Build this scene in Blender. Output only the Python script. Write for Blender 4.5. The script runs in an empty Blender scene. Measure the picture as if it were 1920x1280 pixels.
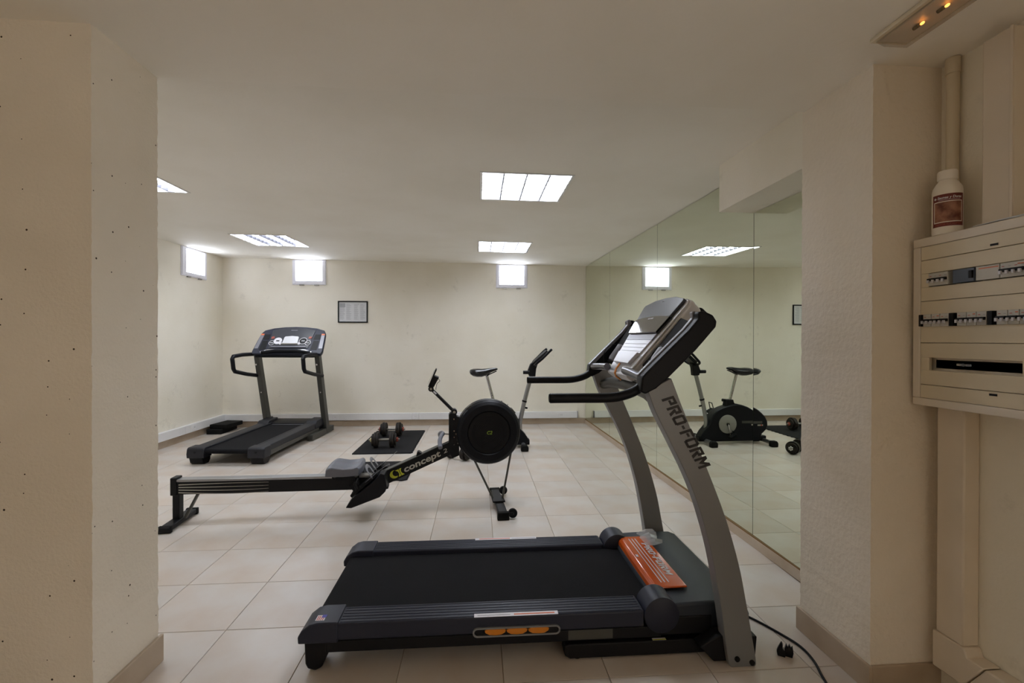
import bpy, bmesh, math, random
from mathutils import Vector, Matrix
random.seed(7)
scene = bpy.context.scene
col = scene.collection

# ------------------------------------------------------------------ camera, world, exposure
F, YAW, PIT, ROL, CAMH = 859.925, 0.0741526, -0.00453445, -0.00192821, 1.37482
def cam_axes():
    cy, sy = math.cos(YAW), math.sin(YAW); cp, sp = math.cos(PIT), math.sin(PIT); cr, sr = math.cos(ROL), math.sin(ROL)
    f = Vector((sy*cp, cy*cp, sp)); r = Vector((cy, -sy, 0)); d = f.cross(r)
    return cr*r + sr*d, -sr*r + cr*d, f
cr_, cd_, cf_ = cam_axes()
cam = bpy.data.cameras.new('camera'); cam.sensor_width = 36; cam.sensor_fit = 'HORIZONTAL'
cam.lens = F/1920*36; cam.clip_start = 0.05
camo = bpy.data.objects.new('camera', cam); col.objects.link(camo)
m = Matrix.Identity(4)
for i in range(3):
    m[i][0] = cr_[i]; m[i][1] = -cd_[i]; m[i][2] = -cf_[i]
m[2][3] = CAMH
camo.matrix_world = m
scene.camera = camo
w = bpy.data.worlds.new('world'); scene.world = w; w.use_nodes = True
w.node_tree.nodes['Background'].inputs[0].default_value = (1.0, 0.93, 0.86, 1)
w.node_tree.nodes['Background'].inputs[1].default_value = 3.3
scene.view_settings.view_transform = 'Standard'; scene.view_settings.look = 'None'
scene.view_settings.exposure = 0.16; scene.view_settings.gamma = 1.0; scene.view_settings.use_curve_mapping = False
LAMP = 18.0          # emission of the fluorescent diffusers
WINDOW = 9.0        # emission of the daylit frosted panes
scene.cycles.max_bounces = 14; scene.cycles.diffuse_bounces = 10; scene.cycles.glossy_bounces = 6
scene.cycles.transparent_max_bounces = 8; scene.cycles.sample_clamp_indirect = 6.0
scene.cycles.caustics_reflective = True; scene.cycles.caustics_refractive = False

# ------------------------------------------------------------------ materials
def lin(c):
    if isinstance(c, str):
        c = tuple(int(c[i:i+2], 16)/255 for i in (0, 2, 4))
    return tuple(((x/12.92) if x <= 0.04045 else ((x+0.055)/1.055)**2.4) for x in c) + (1,)
def mat(name, c, rough=0.5, metal=0.0, spec=0.5, var=0.0, vscale=4.0, bump=0.0, bscale=60.0, coat=0.0, emit=0.0, ecol=None, obj_var=0.0, c2=None):
    m = bpy.data.materials.new(name); m.use_nodes = True
    nt = m.node_tree; p = nt.nodes['Principled BSDF']
    p.inputs['Base Color'].default_value = lin(c); p.inputs['Roughness'].default_value = rough
    p.inputs['Metallic'].default_value = metal; p.inputs['Specular IOR Level'].default_value = spec
    p.inputs['Coat Weight'].default_value = coat
    tc = nt.nodes.new('ShaderNodeTexCoord')
    if var or obj_var or c2:
        mix = nt.nodes.new('ShaderNodeMix'); mix.data_type = 'RGBA'
        a = lin(c); b = lin(c2) if c2 else tuple(x*(1-var) for x in a[:3]) + (1,)
        mix.inputs['A'].default_value = a; mix.inputs['B'].default_value = b
        nz = nt.nodes.new('ShaderNodeTexNoise'); nz.inputs['Scale'].default_value = vscale; nz.inputs['Detail'].default_value = 5
        nt.links.new(tc.outputs['Object'], nz.inputs['Vector'])
        rp = nt.nodes.new('ShaderNodeMapRange'); rp.inputs[1].default_value = 0.38; rp.inputs[2].default_value = 0.68
        nt.links.new(nz.outputs['Fac'], rp.inputs[0]); nt.links.new(rp.outputs[0], mix.inputs['Factor'])
        out = mix.outputs['Result']
        if obj_var:
            oi = nt.nodes.new('ShaderNodeObjectInfo'); hs = nt.nodes.new('ShaderNodeHueSaturation')
            mr = nt.nodes.new('ShaderNodeMapRange'); mr.inputs[3].default_value = 1-obj_var; mr.inputs[4].default_value = 1+obj_var
            nt.links.new(oi.outputs['Random'], mr.inputs[0]); nt.links.new(mr.outputs[0], hs.inputs['Value'])
            nt.links.new(out, hs.inputs['Color']); out = hs.outputs['Color']
        nt.links.new(out, p.inputs['Base Color'])
    if bump:
        nb = nt.nodes.new('ShaderNodeTexNoise'); nb.inputs['Scale'].default_value = bscale; nb.inputs['Detail'].default_value = 4
        nt.links.new(tc.outputs['Object'], nb.inputs['Vector'])
        bp = nt.nodes.new('ShaderNodeBump'); bp.inputs['Strength'].default_value = bump; bp.inputs['Distance'].default_value = 0.01
        nt.links.new(nb.outputs['Fac'], bp.inputs['Height']); nt.links.new(bp.outputs[0], p.inputs['Normal'])
    if emit:
        p.inputs['Emission Color'].default_value = ecol or (1, 1, 1, 1); p.inputs['Emission Strength'].default_value = emit
    return m
def wall_mat(name, c, stain, rough=0.75, bump=0.15, bscale=90, specks=0.0, speck_scale=16, mould=0.0, spot=0.06):
    """painted plaster: blotchy tone, fine relief, optional dark chips and grey-green damp patches"""
    m = mat(name, c, rough, spec=0.25, bump=bump, bscale=bscale, var=0.0, c2=stain, vscale=1.3)
    nt = m.node_tree; p = nt.nodes['Principled BSDF']; tc = next(n for n in nt.nodes if n.type == 'TEX_COORD')
    src = p.inputs['Base Color'].links[0].from_socket
    if mould:
        nz = nt.nodes.new('ShaderNodeTexNoise'); nz.inputs['Scale'].default_value = 3.2; nz.inputs['Detail'].default_value = 8; nz.inputs['Roughness'].default_value = 0.7
        nt.links.new(tc.outputs['Object'], nz.inputs['Vector'])
        r = nt.nodes.new('ShaderNodeMapRange'); r.inputs[1].default_value = 0.60; r.inputs[2].default_value = 0.80; r.inputs[4].default_value = mould
        nt.links.new(nz.outputs['Fac'], r.inputs[0])
        mx = nt.nodes.new('ShaderNodeMix'); mx.data_type = 'RGBA'; mx.inputs['B'].default_value = lin('77725a')
        nt.links.new(r.outputs[0], mx.inputs['Factor']); nt.links.new(src, mx.inputs['A']); src = mx.outputs['Result']
    if specks:
        vo = nt.nodes.new('ShaderNodeTexVoronoi'); vo.voronoi_dimensions = '2D'; vo.inputs['Scale'].default_value = speck_scale
        sp = nt.nodes.new('ShaderNodeSeparateXYZ'); nt.links.new(tc.outputs['Object'], sp.inputs[0])
        ad = nt.nodes.new('ShaderNodeMath'); ad.operation = 'ADD'; nt.links.new(sp.outputs[0], ad.inputs[0]); nt.links.new(sp.outputs[1], ad.inputs[1])
        cb = nt.nodes.new('ShaderNodeCombineXYZ'); nt.links.new(ad.outputs[0], cb.inputs[0]); nt.links.new(sp.outputs[2], cb.inputs[1])
        nt.links.new(cb.outputs[0], vo.inputs['Vector'])
        sx = nt.nodes.new('ShaderNodeSeparateColor'); nt.links.new(vo.outputs['Color'], sx.inputs[0])
        rad = nt.nodes.new('ShaderNodeMapRange'); rad.inputs[1].default_value = 1-specks; rad.inputs[2].default_value = 1.0; rad.inputs[4].default_value = spot
        nt.links.new(sx.outputs[0], rad.inputs[0])
        lt = nt.nodes.new('ShaderNodeMath'); lt.operation = 'LESS_THAN'
        nt.links.new(vo.outputs['Distance'], lt.inputs[0]); nt.links.new(rad.outputs[0], lt.inputs[1])
        mx = nt.nodes.new('ShaderNodeMix'); mx.data_type = 'RGBA'; mx.inputs['B'].default_value = lin('3a2e22')
        nt.links.new(lt.outputs[0], mx.inputs['Factor']); nt.links.new(src, mx.inputs['A']); src = mx.outputs['Result']
    nt.links.new(src, p.inputs['Base Color'])
    return m

WALL = wall_mat('cream_wall_paint', 'ebe6da', 'e3ddce', mould=0.35)
WALLP = wall_mat('partition_plaster', 'e9e1d4', 'dfd6c7', bump=0.25, specks=0.42, speck_scale=13, spot=0.05)
STUCCO = wall_mat('rough_stucco', 'ebe3d7', 'e2d9ca', bump=0.38, bscale=55)
CEIL = wall_mat('ceiling_paint', 'f2efe8', 'ece8df', bump=0.08, bscale=30)
TILE = mat('floor_tile', 'c8c2bc', 0.32, spec=0.45, c2='c1b3a6', vscale=3.0, obj_var=0.05)
GROUT = mat('grout', '9a8468', 0.9)
SKIRT = mat('skirting_tile', 'b5a592', 0.4, c2='a99680', vscale=5)
MIRROR = mat('mirror_silver', 'dfe5d4', 0.0, 1.0)
MIRBACK = mat('mirror_edge', '2b332c', 0.4)
BROWN = mat('brown_sealant', '7a5c34', 0.7)
WPLAST = mat('white_plastic', 'e4e4e6', 0.4, var=0.06, vscale=3)
CREAMP = mat('cream_enamel', 'dcd3c6', 0.35, var=0.06, vscale=2.5)
CREAMD = mat('cream_enamel_panel', 'd8cdb6', 0.35, var=0.08, vscale=3)
TRUNKW = mat('old_white_trunking', 'dcd0bf', 0.45, var=0.08, vscale=3)
PVC = mat('window_pvc', 'e8e8f2', 0.35)
PANE = mat('frosted_pane_daylight', 'ffffff', 0.5, emit=WINDOW, ecol=(0.88, 0.95, 1.08, 1))
DIFF = mat('lamp_diffuser', 'ffffff', 0.5, emit=LAMP, ecol=(0.93, 0.985, 1.07, 1))
LOUV = mat('louvre_aluminium', 'e6e6f0', 0.35, 0.3)
LOUVDIM = mat('louvre_dimmed', '5a5a64', 0.5)  # darkened copy of the blade material, so one light's louvres look less lit
DIVID = mat('louvre_divider', '3c3c44', 0.5)
CHROME = mat('chrome', 'c8c8cc', 0.15, 1.0)
STEEL = mat('brushed_steel', '9c9a96', 0.35, 0.9)
ALU = mat('satin_aluminium', '9a9a9c', 0.3, 0.85)
BLK = mat('black_plastic', '111114', 0.5, spec=0.22)
BLKS = mat('black_satin_plastic', '111217', 0.45, spec=0.18, bump=0.08, bscale=300)
NAVY = mat('dark_slate_plastic', '272a38', 0.42, spec=0.28, bump=0.08, bscale=300)
HOOD = mat('slate_hood_plastic', '2a3039', 0.5, spec=0.35, bump=0.1, bscale=300)
RUB = mat('black_rubber', '131313', 0.8, spec=0.2)
DARK = mat('charcoal_plastic', '1f2027', 0.5, spec=0.35)
MATR = mat('rubber_mat', '1b1b1e', 0.85, spec=0.2, bump=0.2, bscale=120)
BELT = mat('running_belt', '151518', 0.85, spec=0.15, bump=0.25, bscale=400, var=0.15, vscale=6)
GREYM = mat('grey_metal_paint', '7a7b7d', 0.42, 0.2)
GREYD = mat('dark_grey_metal_paint', '4a4a46', 0.45, 0.3)
SILV = mat('silver_plastic', 'cdced3', 0.34, 0.2)
GRIPM = mat('grip_metal', '6c6c74', 0.28, 0.7)
GREYP = mat('grey_plastic', '77777f', 0.35, 0.1)
PALEP = mat('pale_console_panel', 'c9cad2', 0.3, 0.1)
GLOSS = mat('glossy_black_screen', '101014', 0.05, coat=1.0)
SCREEN = mat('dark_console_panel', '33353c', 0.3)
ORANGE = mat('orange_gloss', 'c4541c', 0.18, coat=0.6)
AMBER = mat('amber_cushion', 'c8780e', 0.35)
WHITEINK = mat('white_print', 'd8d6dc', 0.4)
BLACKINK = mat('black_print', '1a1613', 0.5)
REDINK = mat('red_print', 'b4483a', 0.5)
ORINK = mat('orange_print', 'cf6a3c', 0.5)
BLUEINK = mat('blue_print', '3b3fa0', 0.5)
YELL = mat('yellow_print', 'b9bd2e', 0.5)
GREYINK = mat('grey_print', 'a9a79f', 0.5)
LIME = mat('lime_print', '9ec43a', 0.5)
SEATG = mat('grey_seat_plastic', '61636d', 0.45)
SADDLE = mat('black_saddle_vinyl', '15151a', 0.2)
GREYDISC = mat('grey_crank_disc', '8b8a85', 0.45, 0.2)
IRON = mat('worn_iron_plate', '1e1b19', 0.6, spec=0.3, c2='2c241d', vscale=30)
REDCAP = mat('red_collar_plastic', '9a4a3c', 0.5)
CREAMCAP = mat('cream_collar_plastic', 'd8cf9c', 0.5)
PAPER = mat('paper', 'd2d3d6', 0.6)
PAPERINK = mat('paper_print', 'a2a3a8', 0.7)
WHITEB = mat('white_bottle_plastic', 'ece6dc', 0.35)
MAROON = mat('maroon_label', '6a2420', 0.45)
SEPIA = mat('sepia_picture', 'a5745c', 0.5, c2='5f2c20', vscale=30)
BULB = mat('lit_filament', 'ff8a2a', 0.4, emit=5, ecol=(1, 0.35, 0.06, 1))
BREAK = mat('breaker_grey', 'c3c2bd', 0.45)
BLUEB = mat('breaker_blue', '4a5568', 0.4)
def glassy(name, c, rough, alpha):
    m = mat(name, c, rough); m.node_tree.nodes['Principled BSDF'].inputs['Alpha'].default_value = alpha; return m
FILM = glassy('clear_plastic_film', 'e0e0e0', 0.08, 0.4)
COVER = glassy('clear_lamp_cover', 'b09a78', 0.1, 0.35)

# ------------------------------------------------------------------ mesh helpers
class B:
    def __init__(self): self.bm = bmesh.new()
    def face(self, pts):
        return self.bm.faces.new([self.bm.verts.new(p) for p in pts])
    def hull(self, a, b):
        """two equal rings of points joined into a closed solid"""
        bm = self.bm; va = [bm.verts.new(p) for p in a]; vb = [bm.verts.new(p) for p in b]; n = len(va)
        bm.faces.new(va[::-1]); bm.faces.new(vb)
        for i in range(n): bm.faces.new([va[i], va[(i+1) % n], vb[(i+1) % n], vb[i]])
        return self
    def box(self, x0, x1, y0, y1, z0, z1):
        return self.hull([(x0,y0,z0),(x1,y0,z0),(x1,y1,z0),(x0,y1,z0)], [(x0,y0,z1),(x1,y0,z1),(x1,y1,z1),(x0,y1,z1)])
    def obox(self, c, ax, ay, az, sx, sy, sz):
        c = Vector(c); ax, ay, az = (Vector(v).normalized() for v in (ax, ay, az))
        q = [(-1,-1),(1,-1),(1,1),(-1,1)]
        return self.hull([c+ax*(i*sx/2)+ay*(j*sy/2)-az*sz/2 for i, j in q], [c+ax*(i*sx/2)+ay*(j*sy/2)+az*sz/2 for i, j in q])
    def prism(self, poly, axis, a0, a1):
        f = {'y': lambda p, a: (p[0], a, p[1]), 'x': lambda p, a: (a, p[0], p[1]), 'z': lambda p, a: (p[0], p[1], a)}[axis]
        return self.hull([f(p, a0) for p in poly], [f(p, a1) for p in poly])
    def rings(self, rings, cap=True, closed=False):
        bm = self.bm; R = [[bm.verts.new(p) for p in r] for r in rings]; n = len(R[0])
        for a, b in zip(R, R[1:] + ([R[0]] if closed else [])):
            for i in range(n): bm.faces.new([a[i], a[(i+1) % n], b[(i+1) % n], b[i]])
        if cap and not closed: bm.faces.new(R[0][::-1]); bm.faces.new(R[-1])
        return self
    def tube(self, pts, r, n=12, ry=None, up=None, closed=False):
        pts = [Vector(p) for p in pts]; k = len(pts); rings = []; prev = None
        for i, p in enumerate(pts):
            a = pts[(i-1) % k] if (i or closed) else p; b = pts[(i+1) % k] if (i < k-1 or closed) else p
            t = (b-a).normalized()
            if prev is None:
                u = Vector(up) if up else (Vector((0,0,1)) if abs(t.z) < 0.9 else Vector((1,0,0)))
            else: u = prev
            u = (u - t*u.dot(t)).normalized(); prev = u; v = t.cross(u)
            rr = r[i] if isinstance(r, (list, tuple)) else r; r2 = ry if ry else rr
            rings.append([p + u*(math.cos(q)*rr) + v*(math.sin(q)*r2) for q in (2*math.pi*j/n for j in range(n))])
        return self.rings(rings, closed=closed)
    def cyl(self, a, b, r, n=20, r2=None): return self.tube([a, b], [r, r if r2 is None else r2], n)
    def lathe(self, prof, c=(0,0,0), axis=(0,0,1), n=32, closed=False):
        c = Vector(c); t = Vector(axis).normalized(); u = t.orthogonal().normalized(); v = t.cross(u)
        return self.rings([[c + t*h + (u*math.cos(q)+v*math.sin(q))*max(r, 1e-4) for q in (2*math.pi*j/n for j in range(n))] for r, h in prof], closed=closed)
    def ball(self, c, rx, ry=None, rz=None, n=16):
        ry = ry or rx; rz = rz or rx
        return self.rings([[(c[0]+rx*math.sin(a)*math.cos(q), c[1]+ry*math.sin(a)*math.sin(q), c[2]+rz*math.cos(a)) for q in (2*math.pi*j/n for j in range(n))]
                           for a in (0.02+(math.pi-0.04)*i/(n//2) for i in range(n//2+1))])
def smooth_path(pts, k=6):
    """Catmull-Rom through the points"""
    P = [Vector(p) for p in pts]; P = [2*P[0]-P[1]] + P + [2*P[-1]-P[-2]]; out = []
    for i in range(1, len(P)-2):
        for j in range(k):
            t = j/k; a, b, c, d = P[i-1:i+3]
            out.append(0.5*((2*b)+(c-a)*t+(2*a-5*b+4*c-d)*t*t+(3*b-a-3*c+d)*t**3))
    return out + [P[-2]]
def arc(cx, cz, r, a0, a1, n):
    return [(cx+r*math.cos(math.radians(a0+(a1-a0)*i/n)), cz+r*math.sin(math.radians(a0+(a1-a0)*i/n))) for i in range(n+1)]
OFF = {}
def O(name, b, m, parent=None, bevel=0.0, seg=2, ang=38):
    bm = b.bm; bmesh.ops.recalc_face_normals(bm, faces=bm.faces)
    me = bpy.data.meshes.new(name); bm.to_mesh(me); bm.free()
    off = OFF.get(parent)
    if off: me.transform(Matrix.Translation(-off))
    me.polygons.foreach_set('use_smooth', [True]*len(me.polygons)); me.set_sharp_from_angle(angle=math.radians(ang))
    me.materials.append(m)
    o = bpy.data.objects.new(name, me); col.objects.link(o)
    if parent: o.parent = parent
    if off: OFF[o] = off
    if bevel:
        md = o.modifiers.new('bevel', 'BEVEL'); md.width = bevel; md.segments = seg; md.limit_method = 'ANGLE'; md.angle_limit = math.radians(30)
    return o
def tag(o, label, cat, group=None):
    o['label'] = label; o['category'] = cat
    if group: o['group'] = group
    return o
def thing(name, label, cat, loc, rz=0.0, group=None, world=False):
    """Empty at the base of a thing; world=True: its parts are given in world coordinates"""
    o = bpy.data.objects.new(name, None); col.objects.link(o); o.location = loc; o.rotation_euler = (0, 0, rz); o.empty_display_size = 0.1
    if world: OFF[o] = Vector(loc)
    return tag(o, label, cat, group)
def struct(name, b, m, bevel=0.0, parent=None, label=None):
    o = O(name, b, m, parent, bevel); o['kind'] = 'structure'
    if label: o['label'] = label
    return o
def copy_tree(o, parent=None):
    c = o.copy(); col.objects.link(c); c.parent = parent
    for ch in o.children: copy_tree(ch, c)
    return c
def frame_m(o, x, y):
    """matrix that puts flat art (x right, y up) at o with the given directions"""
    x = Vector(x).normalized(); y = Vector(y); y = (y - x*y.dot(x)).normalized(); z = x.cross(y); m = Matrix.Identity(4); o = Vector(o)
    for i in range(3): m[i][0], m[i][1], m[i][2], m[i][3] = x[i], y[i], z[i], o[i]
    return m
def place(b, M):
    b.bm.transform(M); return b
def text_b(s, size, bold=0.0, shear=0.0, width=None, depth=0.0008, spacing=1.0):
    cu = bpy.data.curves.new('t', 'FONT'); cu.body = s; cu.size = size; cu.offset = bold; cu.shear = shear; cu.extrude = depth/2; cu.space_character = spacing
    cu.resolution_u = 3
    o = bpy.data.objects.new('t', cu); col.objects.link(o)
    me = bpy.data.meshes.new_from_object(o.evaluated_get(bpy.context.evaluated_depsgraph_get()))
    bpy.data.objects.remove(o); bpy.data.curves.remove(cu)
    b = B(); b.bm.from_mesh(me); bpy.data.meshes.remove(me)
    if width:
        xs = [v.co.x for v in b.bm.verts]; x0, x1 = min(xs), max(xs)
        for v in b.bm.verts: v.co.x = (v.co.x-x0)*width/(x1-x0)
    return b
STROKES = {  # squared sporty capitals: closed outlines built from bars (x0,y0,x1,y1) in a unit cell
 'P': [(0,0,.24,1),(.24,.80,.8,1),(.56,.42,.8,.8),(.3,.42,.56,.6)],
 'R': [(0,0,.24,1),(.24,.80,.8,1),(.56,.46,.8,.8),(.3,.42,.6,.6),'leg'],
 'O': [(0,.12,.24,.88),(.08,.80,.78,1),(.62,.12,.86,.88),(.08,0,.78,.2)],
 'F': [(0,0,.24,1),(.24,.80,.78,1),(.3,.44,.66,.62)],
 '-': [(0,.40,.34,.58)], 'M': [(0,0,.22,1),(.78,0,1,1),'vee']}
ADV = {'P': .94, 'R': .98, 'O': 1.02, 'F': .86, '-': .5, 'M': 1.1}
def sport_text(s, h, width, depth=0.0012, shear=0.25):
    b = B(); x = 0.0
    def poly(pts): b.prism([(p[0]+shear*p[1], p[1]) for p in pts], 'z', 0, depth/h)
    for ch in s:
        for q in STROKES[ch]:
            if q == 'leg': poly([(x+.34,.44),(x+.6,.44),(x+.86,0),(x+.58,0)])
            elif q == 'vee': poly([(x+.2,1),(x+.22,.66),(x+.5,.2),(x+.78,.66),(x+.8,1),(x+.72,1),(x+.5,.6),(x+.28,1)])
            else: poly([(x+q[0],q[1]),(x+q[2],q[1]),(x+q[2],q[3]),(x+q[0],q[3])])
        x += ADV[ch]
    for v in b.bm.verts: v.co.x *= width/x; v.co.y *= h; v.co.z *= h
    return b

# ------------------------------------------------------------------ the room
MX0, MY0, MX1, MY1 = 1.832, 2.93, 1.762, 7.43      # line of the mirror faces
def mx(y): return MX0 + (y-MY0)*(MX1-MX0)/(MY1-MY0)
def zc(x, y): return 2.53 - 0.009*(x-1.6) + 0.012*(y-2.94)
XL, YB, XR = -3.95, 7.43, 1.82
T = 0.43; TX0, TY0 = -1.18452, 1.82456

fl = struct('floor', B().box(XL-0.2, 2.1, -2.7, YB+0.2, -0.12, -0.006), GROUT, label='cream ceramic tiled floor')
meshes = {}
for r in range(-2, 14):
    for c in range(-7, 8):
        x0, x1 = TX0+c*T, TX0+(c+1)*T; y0, y1 = TY0+r*T, TY0+(r+1)*T
        x0 = max(x0, XL); y1 = min(y1, YB)
        lim = XR if y0 < 2.0 else mx(y1)-0.002
        x1 = min(x1, lim)
        if x1-x0 < 0.03 or y1-y0 < 0.03 or (x1 < -1.36 and y1 < 2.06) or (x0 < -2.3 and y1 < 2.2): continue
        key = (round(x1-x0, 3), round(y1-y0, 3))
        if key not in meshes:
            a, d = key[0]/2-0.0014, key[1]/2-0.0014; b = B()
            b.rings([[(-a,-d,-0.006),(a,-d,-0.006),(a,d,-0.006),(-a,d,-0.006)], [(-a,-d,-0.0012),(a,-d,-0.0012),(a,d,-0.0012),(-a,d,-0.0012)],
                     [(-a+.0015,-d+.0015,0),(a-.0015,-d+.0015,0),(a-.0015,d-.0015,0),(-a+.0015,d-.0015,0)]])
            me = bpy.data.meshes.new('tile'); bmesh.ops.recalc_face_normals(b.bm, faces=b.bm.faces); b.bm.to_mesh(me); b.bm.free()
            me.materials.append(TILE); meshes[key] = me
        t = bpy.data.objects.new('tile', meshes[key]); col.objects.link(t); t.parent = fl; t.location = ((x0+x1)/2, (y0+y1)/2, 0)

def wall_with_holes(axis, at, thick, u0, u1, z0, z1f, holes):
    """slab wall split into rectangles round its window holes; axis 'y' spans x, axis 'x' spans y"""
    b = B(); us = sorted({u0, u1, *[h[0] for h in holes], *[h[1] for h in holes]})
    for a, c in zip(us, us[1:]):
        zs = [z0]; hs = [h for h in holes if h[0] < (a+c)/2 < h[1]]
        segs = [(z0, z1f)] if not hs else [(z0, hs[0][2]), (hs[0][3], z1f)]
        for p, q in segs:
            if q-p < 0.005: continue
            if axis == 'y': b.box(a, c, min(at, at+thick), max(at, at+thick), p, q)
            else: b.box(min(at, at+thick), max(at, at+thick), a, c, p, q)
    return b
W1 = (6.42, 6.99, 2.225, 2.62); W2 = (-2.90, -2.385, 2.225, 2.615); W3 = (0.29, 0.80, 2.205, 2.585)
struct('wall_back', wall_with_holes('y', YB, 0.25, XL-0.25, 2.1, -0.1, 2.8, [W2, W3]), WALL, label='cream painted back wall with two small high windows')
struct('wall_left', wall_with_holes('x', XL, -0.25, 1.7, YB, -0.1, 2.8, [W1]), WALL, label='cream painted side wall with one small high window')
struct('wall_right', B().prism([(mx(2.06)+0.012, 2.06), (mx(YB)+0.012, YB), (mx(YB)+0.3, YB), (mx(2.06)+0.3, 2.06)], 'z', -0.1, 2.8), WALL, label='wall behind the mirrors')
struct('wall_right_front', B().box(XR, XR+0.25, -0.6, 2.06, -0.1, 2.8).box(XR, XR+0.25, -2.6, -2.1, -0.1, 2.8).box(XR, XR+0.25, -2.1, -0.6, 2.12, 2.8), WALL, label='cream wall carrying the fuse box')  # unseen doorway gap added so world light reaches the camera-facing walls
struct('wall_front', B().box(-2.6, 2.07, -2.8, -2.6, -0.1, 2.8), WALL, label='end wall of the entrance passage')
struct('wall_left_front', B().box(-2.8, -2.6, -2.8, 1.7, -0.1, 2.8), WALL, label='side wall of the entrance passage')
def rough_edge_wall(x0, x1, y0, y1, side):
    """partition with slightly wavy plaster arrises"""
    b = B(); rng = random.Random(3); rings = []
    n = 150
    for i in range(n+1):
        z = -0.05 + 2.65*i/n
        j = lambda s: rng.uniform(-s, s)
        rings.append([(x0+(j(.0012) if side < 0 else 0), y0+j(.0008), z), (x1+(j(.0016) if side > 0 else 0), y0+j(.0008), z),
                      (x1+(j(.0022) if side > 0 else 0), y1, z), (x0+(j(.0022) if side < 0 else 0), y1, z)])
    return b.rings(rings)
struct('wall_partition_left', rough_edge_wall(XL, -1.352, 1.715, 2.048, 1), WALLP, label='chipped plaster partition at one side of the opening')
struct('wall_partition_right', rough_edge_wall(1.532, 1.86, 1.68, 2.07, -1), STUCCO, label='rough stucco pillar beside the fuse box')
# ceilings
LR = {'a': (0.02, 0.68, 3.222, 3.872), 'b': (0.0, 0.668, 5.64, 6.33), 'c': (-2.914, -2.255, 5.6, 6.30), 'd': (-3.03, -2.37, 3.31, 3.97)}
xs = sorted({XL-0.2, 2.1, *[v for q in LR.values() for v in q[:2]]}); ys = sorted({2.05, YB+0.2, *[v for q in LR.values() for v in q[2:]]})
b = B()
for x0, x1 in zip(xs, xs[1:]):
    for y0, y1 in zip(ys, ys[1:]):
        if any(q[0] <= (x0+x1)/2 <= q[1] and q[2] <= (y0+y1)/2 <= q[3] for q in LR.values()): continue
        p = [(x0,y0),(x1,y0),(x1,y1),(x0,y1)]
        b.face([(x, y, zc(x, y)) for x, y in p])
bmesh.ops.remove_doubles(b.bm, verts=b.bm.verts, dist=1e-5)
b.box(XL-0.2, 2.1, 2.05, YB+0.2, 2.75, 2.85)
struct('ceiling', b, CEIL, label='off-white gym ceiling with recessed lights')
zf = lambda x: 2.463 - 0.0097*x
b = B().hull([(-4.1,-2.8,zf(-4.1)),(2.1,-2.8,zf(2.1)),(2.1,2.062,zf(2.1)),(-4.1,2.045,zf(-4.1))], [(-4.1,-2.8,2.85),(2.1,-2.8,2.85),(2.1,2.062,2.85),(-4.1,2.045,2.85)])
struct('ceiling_front', b, CEIL, label='lower ceiling over the entrance')
struct('wall_soffit', B().hull([(1.597,2.06,2.222),(1.86,2.06,2.222),(1.86,2.94,2.222),(1.597,2.94,2.222)], [(1.597,2.06,2.56),(1.86,2.06,2.56),(1.86,2.94,2.56),(1.597,2.94,2.56)]), WALL, label='boxed soffit above the mirrors')
# skirtings
struct('baseboard_back', B().box(XL, mx(YB), YB-0.012, YB, 0, 0.088), SKIRT, 0.002)
struct('baseboard_left', B().box(XL, XL+0.012, 2.05, YB-0.012, 0, 0.088), SKIRT, 0.002)
struct('baseboard_right', B().prism([(mx(2.07)-0.012, 2.07), (mx(7.418)-0.012, 7.418), (mx(7.418)+0.01, 7.418), (mx(2.07)+0.01, 2.07)], 'z', 0, 0.062), SKIRT, 0.002)
struct('baseboard_partition_left', B().box(-1.352, -1.338, 1.70, 2.062, 0, 0.115).box(-2.6, -1.352, 1.70, 1.715, 0, 0.115), SKIRT, 0.003)
struct('baseboard_partition_right', B().box(1.519, 1.532, 1.667, 2.083, 0, 0.105).box(1.532, XR, 1.667, 1.68, 0, 0.105), SKIRT, 0.003)
# brown sealant line under the mirrors
struct('trim_1', B().prism([(mx(2.07)-0.008, 2.07), (mx(7.42)-0.008, 7.42), (mx(7.42)+0.012, 7.42), (mx(2.07)+0.012, 2.07)], 'z', 0.062, 0.071), BROWN, label='brown sealant line under the mirrors')
# mirrors: one nearest panel set a little out of line with the others
def mirror(y0, y1, top0, top1, turn, label):
    t = thing('wall_mirror', label, 'mirror', (mx(y0), y0, 0.071), world=True)
    def px(y): return mx(y) + turn*(MY0-y)
    pts = [(px(y0), y0), (px(y1), y1)]
    b = B().hull([(px(y0),y0,0.071),(px(y1),y1,0.071),(px(y1),y1,top1),(px(y0),y0,top0)], [(px(y0)+.005,y0,0.071),(px(y1)+.005,y1,0.071),(px(y1)+.005,y1,top1),(px(y0)+.005,y0,top0)])
    O('mirror_glass', b, MIRROR, t)
    O('backing', B().hull([(px(y0)+.0055,y0-.002,0.069),(px(y1)+.0055,y1+.002,0.069),(px(y1)+.0055,y1+.002,top1+.001),(px(y0)+.0055,y0-.002,top0+.001)],
                          [(px(y0)+.008,y0-.002,0.069),(px(y1)+.008,y1+.002,0.069),(px(y1)+.008,y1+.002,top1+.001),(px(y0)+.008,y0-.002,top0+.001)]), MIRBACK, t)
gp = 0.0022
mirror(2.075, 2.93-gp, 2.219, 2.219, -0.0105, 'mirror panel under the boxed soffit, next to the rough stucco pillar')
mirror(2.93+gp, 4.52-gp, zc(1.83,2.94)-.006, zc(1.8,4.52)-.006, 0, 'full-height mirror panel touching the end of the soffit, second from the pillar')
mirror(4.52+gp, 6.11-gp, zc(1.8,4.52)-.006, zc(1.8,6.1)-.006, 0, 'full-height mirror panel, third from the pillar along the wall')
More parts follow.
